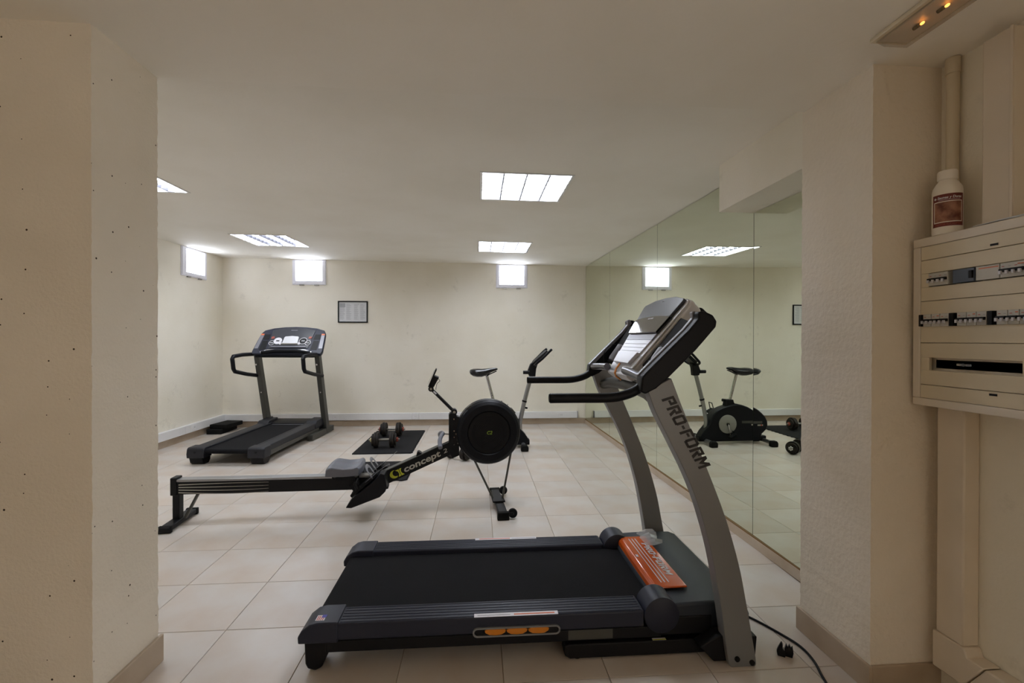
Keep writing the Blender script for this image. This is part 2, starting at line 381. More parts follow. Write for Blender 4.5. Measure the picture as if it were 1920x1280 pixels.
mirror(6.11+gp, 7.415, zc(1.8,6.1)-.006, zc(1.77,7.4)-.006, 0, 'tall narrow mirror panel meeting the back wall in the corner')

# windows
def window(name, axis, W, pane, label):
    u0, u1, z0, z1 = W; p0, p1, q0, q1 = pane
    def bx(b, a, c, d0, d1, e, f):     # d: depth from the wall face into the room (negative = into the wall)
        if axis == 'y': b.box(a, c, YB-d1, YB-d0, e, f)
        else: b.box(XL+d0, XL+d1, a, c, e, f)
        return b
    b = B()
    for a, c, e, f in ((u0, p0, z0, z1), (p1, u1, z0, z1), (p0, p1, z0, q0), (p0, p1, q1, z1)): bx(b, a, c, -0.06, 0.012, e, f)
    w = struct(name, b, PVC, 0.004, label=label)
    O('pane', bx(B(), p0, p1, -0.055, -0.035, q0, q1), PANE, w)
    g = 0.012; b = B()
    for a, c, e, f in ((u0+g, p0-.006, z0+g, z1-g), (p1+.006, u1-g, z0+g, z1-g), (p0-.006, p1+.006, z0+g, q0-.006)): bx(b, a, c, 0.012, 0.02, e, f)
    O('sash', b, PVC, w, 0.003)
    for k in (0.28, 0.72):
        u = u0+(u1-u0)*k; O('hinge', bx(B(), u-.035, u+.035, 0.0, 0.022, z0-.012, z0+.004), STEEL, w, 0.002)
window('window_1', 'x', W1, (6.52, 6.93, 2.285, 2.60), 'small high daylit window on the side wall')
window('window_2', 'y', W2, (-2.845, -2.445, 2.29, 2.60), 'small high daylit window above the far treadmill')
window('window_3', 'y', W3, (0.346, 0.742, 2.265, 2.57), 'small high daylit window near the mirrors')

# ceiling lights
def troffer(q, label, blade=LOUV):
    x0, x1, y0, y1 = q; xm, ym = (x0+x1)/2, (y0+y1)/2; z = zc(xm, ym)
    t = thing('ceiling_light', label, 'ceiling light', (xm, ym, z), 0, 'recessed fluorescent lights')
    a, d = (x1-x0)/2, (y1-y0)/2
    def zz(x, y): return zc(xm+x, ym+y)-z
    def ring(i, o_, h0, h1):
        b = B()
        for p in (((-a-o_,-d-o_),(a+o_,-d-o_),(a-i,-d+i),(-a+i,-d+i)), ((a+o_,-d-o_),(a+o_,d+o_),(a-i,d-i),(a-i,-d+i)), ((a+o_,d+o_),(-a-o_,d+o_),(-a+i,d-i),(a-i,d-i)), ((-a-o_,d+o_),(-a-o_,-d-o_),(-a+i,-d+i),(-a+i,d-i))):
            b.hull([(x, y, zz(x, y)+h0) for x, y in p], [(x, y, zz(x, y)+h1) for x, y in p])
        return b
    O('frame', ring(0.012, 0.006, -0.004, 0.001), CHROME, t)
    O('housing', ring(0.003, -0.001, 0.001, 0.06), WPLAST, t)
    e = 0.004; p = [(-a+e,-d+e),(a-e,-d+e),(a-e,d-e),(-a+e,d-e)]
    O('diffuser', B().hull([(x, y, zz(x, y)+.034) for x, y in p], [(x, y, zz(x, y)+.04) for x, y in p]), DIFF, t)
    for k in (1, 2, 3):
        x = -a+2*a*k/4; s = .0045
        O('divider', B().hull([(x-s,-d+.012,zz(x,-d)),(x+s,-d+.012,zz(x,-d)),(x+s,d-.012,zz(x,d)),(x-s,d-.012,zz(x,d))], [(x-s*2,-d+.012,zz(x,-d)+.03),(x+s*2,-d+.012,zz(x,-d)+.03),(x+s*2,d-.012,zz(x,d)+.03),(x-s*2,d-.012,zz(x,d)+.03)]), DIVID, t)
    for k in range(1, 7):
        y = -d+2*d*k/7; b = B()
        for c in range(4):
            # parabolic cross blade, arched up in the middle of each cell
            u0, u1 = -a+2*a*c/4+.006, -a+2*a*(c+1)/4-.006; n = 6; lo, hi = [], []
            for i in range(n+1):
                s = i/n; x = u0+(u1-u0)*s; lo.append((x, zz(x, y)+.002+.014*(1-(2*s-1)**2))); hi.append((x, zz(x, y)+.028))
            b.prism(lo+hi[::-1], 'y', y-.0015, y+.0015)
        O('louvre_blade', b, blade, t)
troffer(LR['a'], 'square louvred ceiling light nearest the lowered entrance ceiling and boxed soffit')
troffer(LR['b'], 'square louvred ceiling light just in front of the window near the mirrors')
troffer(LR['c'], 'square louvred ceiling light above the far treadmill', LOUVDIM)
troffer(LR['d'], 'square louvred ceiling light close to the chipped partition and side wall')

# ------------------------------------------------------------------ wall fittings
def socket(parent, axis, u, z, at):
    b = B(); r = 0.02; ax = (0, -1, 0) if axis == 'y' else (1, 0, 0)
    c = (u, at, z) if axis == 'y' else (at, u, z)
    O('socket_plate', (B().box(u-.045, u+.045, at-.004, at, z-.045, z+.045) if axis == 'y' else B().box(at, at+.004, u-.045, u+.045, z-.045, z+.045)), WPLAST, parent, 0.002)
    s = O('socket', b.lathe([(.024, .004), (.024, .007), (.020, .007), (.019, .0045), (0.0, .0045)], c, ax, 20), WPLAST, parent)
    b = B()
    for k in (-1, 1):
        p = Vector(c) + Vector(ax)*.004 + (Vector((k*.009, 0, 0)) if axis == 'y' else Vector((0, k*.009, 0)))
        b.cyl(p, p+Vector(ax)*.0015, .003, 8)
    O('pin_hole', b, BLACKINK, s)
t = thing('cable_trunking', 'white cable trunking with sockets along the back wall', 'trunking', (-1.15, YB, 0.095), world=True)
cuts = [XL+0.055, -2.35, -1.045, -0.93, 0.62, 1.625]
for a, c in zip(cuts, cuts[1:]): O('trunking_section', B().box(a+.001, c-.001, YB-.055, YB-.001, .097, .203), WPLAST, t, 0.004)
O('end_cap', B().box(1.617, 1.629, YB-.057, YB-.001, .095, .205), GREYP, t, 0.002)
for u in (-2.23, -0.987, 1.352): socket(t, 'y', u, .15, YB-.055)
t = thing('cable_trunking', 'white cable trunking with a socket along the windowed side wall', 'trunking', (XL, 4.8, 0.1), world=True)
for a, c in ((2.06, 4.0), (4.0, 6.43), (6.43, 6.55), (6.55, YB-.001)): O('trunking_section', B().box(XL+.001, XL+.055, a+.001, c-.001, .099, .207), WPLAST, t, 0.004)
socket(t, 'x', 6.62, .153, XL+.055)
t = thing('picture_frame', 'thin black frame with printed notice on back wall', 'picture frame', (-1.97, YB, 1.634), world=True)
x0, x1, z0, z1 = -2.203, -1.742, 1.634, 1.977; b = B(); g = .018
for a, c, e, f in ((x0, x1, z0, z0+g), (x0, x1, z1-g, z1), (x0, x0+g, z0+g, z1-g), (x1-g, x1, z0+g, z1-g)): b.box(a, c, YB-.02, YB-.001, e, f)
O('frame_moulding', b, BLK, t, 0.002)
pg = O('notice_sheet', B().box(x0+g, x1-g, YB-.008, YB-.001, z0+g, z1-g), PAPER, t)
b = B(); rng = random.Random(5)
for cx in (-2.172, -2.075, -1.955, -1.86):
    for k in range(22):
        zz_ = z1-.05-k*.0115
        if cx == -2.172 and k < 5: continue
        b.box(cx, cx+rng.uniform(.05, .078), YB-.0088, YB-.0081, zz_, zz_+.004)
b.box(-2.175, -2.09, YB-.0088, YB-.0081, z1-.1, z1-.035)
O('printed_text', b, PAPERINK, pg)['kind'] = 'stuff'

# right-hand front wall: fuse box, bottle, papers, pipe, trunkings, emergency light
def vtrunk(name, label, x0, y0, y1, z0, z1, loc):
    t = thing(name, label, 'trunking', loc, world=True); return t
t = thing('conduit_pipe', 'painted round pipe in the corner above the fuse box', 'pipe', (1.797, 1.618, 1.77), world=True)
O('pipe', B().tube([(1.797, 1.618, 1.77), (1.798, 1.618, 2.1), (1.799, 1.618, 2.40)], .0195, 20), CREAMD, t)
O('pipe_collar', B().cyl((1.797, 1.618, 2.385), (1.797, 1.618, 2.444), .0225, 20), CREAMD, t)
t = thing('cable_trunking', 'wide cream trunking rising from the fuse box to the ceiling', 'trunking', (1.79, 1.43, 1.77), world=True)
O('trunking_cover', B().box(1.753, 1.819, 1.383, 1.478, 1.762, 2.412), TRUNKW, t, 0.004)
O('side_lip', B().box(1.749, 1.753, 1.383, 1.392, 1.762, 2.412), TRUNKW, t, 0.001)
t = thing('cable_trunking', 'cream trunking running down from the fuse box to the floor skirting', 'trunking', (1.79, 1.6, 0.1), world=True)
O('vertical_cover', B().box(1.756, 1.819, 1.532, 1.632, .262, 1.122), TRUNKW, t, 0.006)
O('elbow', B().prism([(1.64, .125), (1.64, .262), (1.525, .262), (1.515, .235), (1.46, .235), (1.53, .125)], 'x', 1.751, 1.819), TRUNKW, t, 0.004)
O('horizontal_cover', B().prism([(1.527, .125), (1.458, .233), (-.55, .233), (-.55, .125)], 'x', 1.755, 1.819), TRUNKW, t, 0.006)

fb = thing('fuse_box', 'cream wall-mounted fuse box with three rows of breakers', 'fuse box', (1.75, 1.4, 1.127), world=True)
FX = 1.687; Y1, Y0 = 1.664, 1.06; Z0, Z1 = 1.127, 1.762
b = B()
for a, c, e, f in ((Y0, Y1, Z0, 1.156), (Y0, Y1, 1.729, Z1), (1.636, Y1, 1.156, 1.729), (Y0, Y0+.028, 1.156, 1.729)): b.box(FX, FX+.03, a, c, e, f)
b.box(FX+.03, XR-.001, Y0+.004, Y1-.004, Z0+.004, Z1-.004)
O('enclosure', b, CREAMP, fb, 0.003)
ya, yb_ = Y0+.029, 1.635
def panel(z0, z1, hole=None):
    b = B(); x0, x1 = FX+.003, FX+.016
    if not hole: b.box(x0, x1, ya, yb_, z0+.001, z1-.001)
    else:
        h0, h1, k0, k1 = hole
        for a, c, e, f in ((ya, yb_, z0+.001, k0), (ya, yb_, k1, z1-.001), (ya, h0, k0, k1), (h1, yb_, k0, k1)): b.box(x0, x1, a, c, e, f)
    return O('cover_panel', b, CREAMD, fb, 0.0012)
p1 = panel(1.677, 1.729); p2 = panel(1.522, 1.677, (1.11, 1.604, 1.574, 1.626)); p3 = panel(1.365, 1.522, (1.11, 1.604, 1.426, 1.472)); p4 = panel(1.207, 1.365, (1.305, 1.602, 1.262, 1.310)); p5 = panel(1.156, 1.207)
for pn, z in ((p1, 1.690), (p5, 1.196)): O('latch_slot', B().box(FX+.0015, FX+.004, 1.374, 1.397, z-.004, z+.003), BLK, pn)
O('dark_interior', B().box(FX+.045, FX+.05, ya, yb_, 1.24, 1.64), BLK, fb)
O('mounting_rail', B().box(FX+.030, FX+.034, 1.31, 1.60, 1.27, 1.302), STEEL, fb)
O('rail_screw', B().cyl((FX+.030, 1.50, 1.287), (FX+.026, 1.50, 1.287), .006, 12).box(FX+.028, FX+.030, 1.475, 1.525, 1.283, 1.291), CHROME, fb)
def breaker(y1, n, z, wide=.0178, m=BREAK, h=.046, toggles=True, stripe=None, knob=None, proud=.004):
    y0 = y1-n*wide; o = O('breaker', B().box(FX-proud, FX+.045, y0+.0006, y1-.0006, z-h/2, z+h/2), m, fb, 0.001)
    if toggles:
        O('toggle_bar', B().box(FX-proud-.009, FX-proud, y0+.002, y1-.002, z-.006, z+.004), BLK, o, 0.001)
        for k in range(n):
            yc = y1-(k+.5)*wide; O('toggle', B().box(FX-proud-.014, FX-proud-.008, yc-.0035, yc+.0035, z-.013, z-.002), PALEP, o, 0.0005)
    if stripe: O('marking', B().box(FX-proud-.0006, FX-proud, y0+.003, y0+.003+(y1-y0-.006)*stripe[1], z+h/2-.009, z+h/2-.006), stripe[0], o)
    if knob: O('switch_knob', B().box(FX-proud-.008, FX-proud, y0+.001, y0+.012, z-.012, z+.014), BLK, o, 0.001)
    for k in range(n):
        if toggles: O('rating_print', B().box(FX-proud-.0005, FX-proud, y1-k*wide-.012, y1-k*wide-.005, z+.011, z+.013), REDINK if k % 2 == 0 else PAPERINK, o)
    return o
z = 1.600
breaker(1.600, 4, z); breaker(1.512, 4, z, m=BLUEB, toggles=False, knob=True)
breaker(1.436, 4, z, toggles=False, stripe=(ORINK, .9)); breaker(1.363, 4, z, stripe=(ORINK, .3)); breaker(1.29, 4, z); breaker(1.217, 4, z)
z = 1.449
b0 = breaker(1.632, 1, z, m=BLK, toggles=False, h=.044, wide=.012, proud=.01)
for y in (1.618, 1.495, 1.371, 1.247): 
    breaker(y, 2, z, proud=.006, wide=.0155); breaker(y-.032, 2, z, proud=.006, wide=.0155, stripe=(ORINK, .3)); breaker(y-.064, 2, z, proud=.006, wide=.0155); breaker(y-.097, 1, z, m=BLK, toggles=False, wide=.016, proud=.008)
BX, BY, BZ = 1.742, 1.585, 1.763
t = thing('plastic_bottle', 'white plastic bottle with maroon label on top of the fuse box', 'bottle', (BX, BY, BZ), world=True)
O('bottle_body', B().lathe([(.036, 0), (.0425, .003), (.0435, .01), (.0435, .165), (.041, .178), (.031, .196), (.0255, .203), (.0245, .212)], (BX, BY, BZ), (0, 0, 1), 40), WHITEB, t)
O('cap', B().lathe([(.0275, .206), (.029, .209), (.029, .236), (.027, .24), (0, .24)], (BX, BY, BZ), (0, 0, 1), 40), WHITEB, t)
LA = math.atan2(-BY, -BX)+0.05       # the label faces the room
def on_bottle(b, r, z0, a0=0.0):
    for v in b.bm.verts:
        a = LA + a0 + v.co.x/r; rr = r+v.co.z; v.co = Vector((BX+rr*math.cos(a), BY+rr*math.sin(a), BZ+z0+v.co.y))
    return b
def bent_rect(x0, x1, y0, y1, d):
    b = B(); n = 16; R = []
    for i in range(n+1):
        x = x0+(x1-x0)*i/n; R.append([(x, y0, 0), (x, y1, 0), (x, y1, d), (x, y0, d)])
    return b.rings(R)
lb = O('label', on_bottle(bent_rect(-.049, .049, 0, .118, .0006), .0436, .030), MAROON, t)
O('picture_border', on_bottle(bent_rect(-.043, .043, .014, .092, .0004), .0442, .030), WHITEB, lb)
O('picture', on_bottle(bent_rect(-.040, .040, .017, .089, .0006), .0443, .030), SEPIA, lb)
tb = text_b('Saunas y Duras', .0125, bold=.0003, width=.072, depth=.0004, shear=.2); [setattr(v.co, 'x', v.co.x-.031) for v in tb.bm.verts]
O('brand_print', on_bottle(tb, .0444, .030+.101), WHITEINK, lb)
O('flower_mark', on_bottle(B().lathe([(.0045, 0), (.0045, .0004)], (-.0385, 0, 0), (0, 0, 1), 6), .0442, .030+.104), WHITEINK, lb)
O('rule_line', on_bottle(bent_rect(-.028, .036, 0, .001, .0004), .0444, .030+.096), WHITEINK, lb)
tb = text_b('ESENCIA EUCALIPTO', .0105, width=.074, depth=.0004); [setattr(v.co, 'x', v.co.x-.037) for v in tb.bm.verts]
O('name_print', on_bottle(tb, .0444, .030+.0035), REDCAP, lb)
for i, (dx, dy, rz, lab) in enumerate(((0, 0, .04, 'folded white paper sheet lying on the fuse box, lowest of the pile'), (.004, -.012, -.05, 'loose white paper sheet on top of the pile on the fuse box'))):
    p = thing('paper_sheet', lab, 'paper', (1.722+dx, 1.30+dy, 1.7625+i*.0042), rz)
    b = B(); R = []
    for k in range(9):
        y = -.15+.3*k/8; h = .0012*math.sin(k*1.3)+.0012; R.append([(-.03, y, h), (.03, y, h), (.03, y, h+.0018), (-.03, y, h+.0018)])
    O('sheet', b.rings(R), PAPER, p)
t = thing('emergency_light', 'rectangular emergency light with glowing bulbs under clear cover', 'emergency light', (1.466, 1.33, 2.4485), world=True)
zt = 2.4485
O('base_plate', B().box(1.395, 1.535, 1.12, 1.548, zt-.014, zt), CREAMD, t, 0.004)
O('reflector_tray', B().box(1.418, 1.522, 1.135, 1.528, zt-.017, zt-.014), CREAMP, t)
O('clear_cover', B().hull([(1.406,1.13,zt-.014),(1.530,1.13,zt-.014),(1.530,1.54,zt-.014),(1.406,1.54,zt-.014)], [(1.424,1.145,zt-.042),(1.512,1.145,zt-.042),(1.512,1.52,zt-.042),(1.424,1.52,zt-.042)]), COVER, t, 0.006)
for y in (1.415, 1.334):
    h = O('bulb_holder', B().cyl((1.462, y+.03, zt-.026), (1.462, y+.012, zt-.026), .006, 12), BLK, t)
    O('bulb', B().ball((1.462, y, zt-.027), .0045, .008, .0045, 10), BULB, h)

# ------------------------------------------------------------------ silver treadmill in front (parts in world coordinates)
def band(lo, hi):   # closed polygon from two edges
    return lo + hi[::-1]
T1 = thing('treadmill', 'large black treadmill with silver console and grey curved uprights', 'treadmill', (0.25, 2.32, 0), world=True)
CY = 2.322
def my(y): return 2*CY-y
for s, (ya_, yb2) in enumerate(((1.937, 2.06), (my(2.06), my(1.937)))):
    near = s == 0
    yo, yi = (ya_, yb2) if near else (yb2, ya_)
    lo, hi = min(ya_, yb2), max(ya_, yb2)
    r = O('foot_rail', B().box(-.64, .722, lo, hi, .128, .2), NAVY, T1, 0.008, 3)
    for k in range(6):
        y = lo+.012+k*(hi-lo-.024)/5; O('grip_rib', B().box(-.57, .71, y-.0035, y+.0035, .2, .2018), NAVY, r, 0.0008)
    c = O('rail_end_cap', B().prism([(-.735,.122),(-.737,.15),(-.722,.175),(-.69,.199),(-.66,.206),(-.575,.206),(-.575,.122)], 'y', lo-.004, hi+(.01 if near else .004)), NAVY, T1, 0.006, 3)
    O('rear_foot', B().prism([(-.716,.13),(-.712,.03),(-.702,.008),(-.67,.0),(-.645,.012),(-.616,.075),(-.61,.13)], 'y', lo+.012, hi-.012), BLK, T1, 0.008, 3)
    O('side_frame', B().box(-.63, .80, lo+.008, hi-.02, .076, .124), BLK, T1, 0.003)
    st = O('warning_sticker', B().box(-.014, .345, yo-.002 if near else yo-.026, yo+.024 if near else yo, .2018, .2024), WHITEINK, r)
    O('sticker_print', B().box(.155 if near else .01, .33 if near else .19, (yo+.006) if near else yo-.016, (yo+.014) if near else yo-.008, .2024, .2028), ORINK, st)
    O('sticker_text', B().box(.0 if near else .2, .14 if near else .34, (yo+.007) if near else yo-.015, (yo+.012) if near else yo-.010, .2024, .2028), PAPERINK, st)
    O('roller_cover', B().lathe([(.0, 0), (.07, 0), (.078, .006), (.078, .118), (.07, .124), (0, .124)], (.803, lo-.002, .172), (0, 1, 0), 40), NAVY, T1)
    bb = O('base_beam', B().prism([(.395,.008),(.375,.02),(.368,.04),(.375,.062),(.39,.068),(1.09,.068),(1.09,.008)], 'y', lo-.004, lo+.05) if near else B().prism([(.395,.008),(.375,.02),(.368,.04),(.375,.062),(.39,.068),(1.09,.068),(1.09,.008)], 'y', hi-.05, hi+.004), BLK, T1, 0.004)
    O('rubber_pad', B().cyl((.43, (lo+.022) if near else (hi-.022), 0), (.43, (lo+.022) if near else (hi-.022), .009), .016, 14), RUB, bb)
    # upright
    left = [(.70,1.165),(.735,1.07),(.79,.963),(.872,.798),(.927,.654),(.977,.474),(1.015,.271),(1.034,.14),(1.052,.02),(1.064,.0)]
    right = [(.80,1.215),(.877,1.021),(.963,.818),(1.037,.627),(1.094,.435),(1.126,.279),(1.157,.11),(1.172,.02),(1.168,0)]
    def sm(p): return [(q[0], q[2]) for q in smooth_path([(a, 0, c_) for a, c_ in p], 4)]
    up = O('upright', B().prism(sm(left)+sm(right)[::-1], 'y', 1.845 if near else my(1.905), 1.905 if near else my(1.845)), GREYM, T1, 0.004, 2, 50)
    for bx_, bz_ in ((1.087, .036), (1.152, .018)): O('bolt', B().cyl((bx_, 1.845 if near else my(1.845), bz_), (bx_, 1.839 if near else my(1.839), bz_), .011, 16), BLK, up)
    O('upright_shoe', B().prism([(1.0,.012),(.94,.075),(1.02,.12),(1.19,.11),(1.182,.012)], 'y', 1.868 if near else my(1.93), 1.93 if near else my(1.868)), BLK, T1, 0.004)
    if near:
        tx = sport_text('PRO-FORM', .052, .338); d = Vector((.485, 0, -.874)); u = Vector((.874, 0, .485))
        O('brand_lettering', place(tx, frame_m((.757, 1.8446, 1.128), d, u)), BLACKINK, up)
    # arm, grip strip and handle
    arm = [(.668,1.16),(.675,1.222),(.732,1.278),(.803,1.347),(.876,1.417),(.915,1.464),(.912,1.488),(.925,1.494),(.945,1.492),(.977,1.478),(.994,1.452),(.99,1.428),(.905,1.332),(.79,1.22),(.735,1.172),(.69,1.15)]
    a = O('console_arm', B().prism(arm, 'y', 1.842 if near else my(1.91), 1.91 if near else my(1.842)), BLKS, T1, 0.012, 3, 50)
    strip = [(.676,1.222),(.732,1.278),(.803,1.347),(.876,1.417),(.914,1.462),(.912,1.488),(.925,1.494),(.94,1.47),(.893,1.41),(.82,1.338),(.748,1.266),(.69,1.205)]
    O('arm_trim', B().prism([(p[0]-.004, p[1]+.004) for p in strip], 'y', 1.888 if near else my(1.913), 1.913 if near else my(1.888)), GREYP, a, 0.003)
    yh = 1.892 if near else my(1.892)
    h = O('hand_grip', B().tube(smooth_path([(.30, yh, 1.13), (.42, yh, 1.13), (.54, yh, 1.13), (.60, yh, 1.137), (.655, yh, 1.155), (.70, yh, 1.185)], 5), .0205, 18), BLKS, T1)
    O('grip_end', B().cyl((.301, yh, 1.13), (.296, yh, 1.13), .0175, 18), RUB, h)
# underside, belt, hood
O('deck_board', B().box(-.66, .80, 2.055, my(2.055), .135, .168), BLK, T1)
O('running_belt', B().hull([(-.68,2.066,.168),(.86,2.066,.168),(.86,my(2.066),.168),(-.68,my(2.066),.168)], [(-.68,2.066,.176),(.86,2.066,.176),(.86,my(2.066),.176),(-.68,my(2.066),.176)]), BELT, T1)
O('rear_roller', B().cyl((-.68, 2.066, .152), (-.68, my(2.066), .152), .024, 20), BELT, T1)
O('cross_bar', B().box(1.04, 1.10, 1.99, my(1.99), .015, .06), BLK, T1, 0.004)
hp = [(.80,.10),(.80,.19),(.815,.208),(.84,.215),(1.02,.222),(1.15,.216),(1.19,.2),(1.205,.16),(1.205,.10)]
b = B().prism(hp, 'y', 1.945, my(1.945))
O('motor_hood', b, HOOD, T1, 0.018, 3)
O('hood_skirt', B().box(.79, 1.03, 1.94, my(1.94), .085, .165), BLK, T1, 0.006)
pl = O('hood_plate', B().prism([(.806,.19),(.810,.218),(.825,.232),(.85,.236),(.968,.2365),(.97,.228),(.86,.226),(.83,.2),(.82,.19)], 'y', 2.052, my(2.052)), ORANGE, T1, 0.006, 3)
dn = Vector((0, -1, 0)); up_ = Vector((1, 0, 0))
O('plate_lettering', place(sport_text('PRO-FORM', .033, .345), frame_m((.912, 2.50, .2372), dn, up_)), WHITEINK, pl)
for x in (.858, .876, .894): O('plate_stripe', B().box(x, x+.0045, 2.09, 2.56, .2366, .2374), WHITEINK, pl)
O('plate_number', place(text_b('780', .017, bold=.0006), frame_m((.832, 2.37, .2372), dn, up_)), WHITEINK, pl)
b = B(); rng = random.Random(2); R = []
for i in range(9):
    y = 2.46+.17*i/8; R.append([(.93+.012*rng.uniform(-1, 1), y, .238+.003*rng.random()), (.985+.01*rng.uniform(-1, 1), y, .24+.022*rng.random()), (1.03+.01*rng.uniform(-1, 1), y+.01, .232+.03*rng.random())])
for a, c in zip(R, R[1:]):
    for j in range(2): b.face([a[j], a[j+1], c[j+1], c[j]])
O('plastic_film', b, FILM, T1)
# side indicator with three amber cushions
st = [(p[0], p[1]) for p in arc(.0, .139, .02, 90, 270, 10)] + [(p[0], p[1]) for p in arc(.333, .139, .02, -90, 90, 10)]
inn = [(p[0], p[1]) for p in arc(.0, .139, .0135, 90, 270, 10)] + [(p[0], p[1]) for p in arc(.333, .139, .0135, -90, 90, 10)]
b = B(); n = len(st)
for i in range(n):
    j = (i+1) % n
    b.hull([(st[i][0],1.929,st[i][1]),(st[j][0],1.929,st[j][1]),(inn[j][0],1.929,inn[j][1]),(inn[i][0],1.929,inn[i][1])], [(st[i][0],1.94,st[i][1]),(st[j][0],1.94,st[j][1]),(inn[j][0],1.94,inn[j][1]),(inn[i][0],1.94,inn[i][1])])
ind = O('cushion_bezel', b, GREYM, T1)
O('bezel_recess', B().prism(inn, 'y', 1.9335, 1.937), BLK, ind)
for x in (.075, .167, .259):
    pts = [(x-.045,.147),(x-.035,.152),(x+.035,.152),(x+.045,.147),(x+.042,.138),(x+.025,.129),(x,.1265),(x-.025,.129),(x-.042,.138)]
    O('amber_cushion', B().prism(pts, 'y', 1.9275, 1.936), AMBER, ind, 0.002)
O('clear_label', B().box(.39, .585, 1.9445, 1.9452, .081, .122), GREYD, T1)
O('serial_label', B().box(.76, .82, 1.936, 1.95, .0685, .0695), WHITEINK, T1)
O('serial_label_stripe', B().box(.76, .82, 1.9355, 1.942, .0696, .0700), YELL, T1)
b = B()
for k in range(4): b.box(-.668+k*.0075, -.664+k*.0075, 1.955, 1.985, .2065, .2072)
fd = O('flag_decal', B().box(-.672, -.636, 1.953, 1.99, .206, .2066), WHITEINK, T1)
O('flag_stripes', b, REDINK, fd); O('flag_canton', B().box(-.652, -.634, 1.972, 1.992, .2066, .2073), BLUEINK, fd)
# console
fo = Vector((.722, 0, 1.222)); fu = Vector((.262, 0, .361)).normalized(); fn = Vector((-fu.z, 0, fu.x))
def cw(v, w_, n_=0.0):  # console face coordinates: v across, w up the slope, n out of the face
    p = fo + fu*w_ + fn*n_; return (p.x, CY+v, p.z)
def facepanel(outline, n0, n1): return B().hull([cw(v, w_, n0) for v, w_ in outline], [cw(v, w_, n1) for v, w_ in outline])
def sym(pts): return pts + [(-v, w_) for v, w_ in pts[::-1] if abs(v) > 1e-6]
body = sym([(.15, -.02), (.17, 0), (.205, .12), (.262, .30), (.290, .40), (.285, .425), (.20, .445), (.0, .455)])
con = O('console_housing', B().hull([cw(v, w_, -.012) for v, w_ in body], [cw(v*.93, w_*.97+.005, -.085) for v, w_ in body]), SILV, T1, 0.012, 3, 50)
O('console_face', facepanel(sym([(.148, -.012), (.165, .004), (.20, .12), (.255, .30), (.278, .39), (.265, .42), (.18, .438), (0, .447)]), -.012, -.004), SILV, con, 0.003)
O('upper_panel', facepanel(sym([(.222, .318), (.252, .405), (.245, .42), (.13, .443), (0, .449)]), -.004, .012), SCREEN, con, 0.003)
O('display_screen', facepanel(sym([(.196, .224), (.232, .315), (.12, .326), (0, .33)]), -.004, .0145), GLOSS, con, 0.002)
O('key_panel', facepanel(sym([(.184, .186), (.196, .222)]), -.004, .004), GREYP, con)
O('workout_panel', facepanel(sym([(.152, .106), (.183, .184)]), -.004, .004), PALEP, con)
for k in range(3): O('panel_line', facepanel(sym([(.15+k*.008, .115+k*.022), (.151+k*.008, .117+k*.022)]), .004, .0048), PAPERINK, con)
O('speaker_panel', facepanel(sym([(.118, .036), (.146, .104)]), -.004, .014), PALEP, con, 0.002)
O('safety_key', B().tube([cw(.02, .034, .004), cw(.02, .0, .004), cw(.018, -.022, -.002), cw(.018, -.034, -.02), cw(.018, -.034, -.05)], .004, 10, ry=.011), AMBER, con)
O('emblem_print', place(text_b('i/fit', .016, width=.035, shear=.3), frame_m(cw(.02, .424, .0125), (0, -1, 0), fu)), WHITEINK, con)
O('brand_print', place(sport_text('PRO-FORM', .009, .07), frame_m(cw(.035, .308, .0148), (0, -1, 0), fu)), WHITEINK, con)
O('rear_housing', B().prism([(.80,1.235),(.93,1.265),(1.01,1.315),(1.062,1.40),(1.088,1.495),(1.05,1.53),(1.0,1.51),(.90,1.40),(.78,1.25)], 'y', CY-.24, CY+.24), BLKS, T1, 0.015, 3)
for q in (lambda y: y, my):
    O('pulse_bar', B().tube([(.698, q(1.905), 1.212), (.704, q(2.06), 1.222), (.709, q(2.17), 1.226)], .0195, 18), GRIPM, T1)
O('console_chin', B().hull([cw(v, w_, -.004) for v, w_ in ((-.162, -.028), (.162, -.028), (.172, .03), (-.172, .03))], [cw(v, w_, -.055) for v, w_ in ((-.15, -.03), (.15, -.03), (.165, .03), (-.165, .03))]), SILV, con, 0.01, 3)
O('cross_tube', B().tube([(.77, 1.9, 1.105), (.775, 2.05, 1.13), (.78, CY, 1.14), (.775, my(2.05), 1.13), (.77, my(1.9), 1.105)], .03, 16), GREYD, T1)
for s in (-1, 1):
    tr = O('accessory_tray', B().hull([cw(s*.20, .06, -.03), cw(s*.405, .05, -.03), cw(s*.405, .30, -.02), cw(s*.27, .33, -.02)], [cw(s*.20, .06, -.08), cw(s*.405, .05, -.08), cw(s*.405, .30, -.09), cw(s*.27, .33, -.09)]), RUB, T1, 0.006)
    O('bottle_cup', B().lathe([(.0, -.02), (.045, -.015), (.05, 0), (.05, .085), (.045, .09), (.04, .085), (.04, .01), (0, .008)], cw(s*.31, .075, -.055), fu, 24), GREYP, tr)
    O('cup_cord', B().tube(smooth_path([cw(s*.36, .03, -.01), cw(s*.37, .08, .02), cw(s*.36, .14, .015), cw(s*.34, .17, -.03)], 5), .002, 6), BLK, tr)
O('power_cord', B().tube(smooth_path([(1.19, 2.32, .03), (1.27, 2.26, .006), (1.35, 2.15, .0055), (1.41, 2.03, .0055), (1.44, 1.94, .0055), (1.432, 1.85, .0055), (1.40, 1.76, .0055), (1.36, 1.63, .0055), (1.30, 1.45, .0055), (1.25, 1.2, .0055), (1.26, .9, .0055)], 6), .0052, 10), BLK, T1)
cl = thing('plastic_clip', 'small black plastic clip lying on the tiles beside the power cord', 'clip', (1.335, 1.90, 0), -.6)
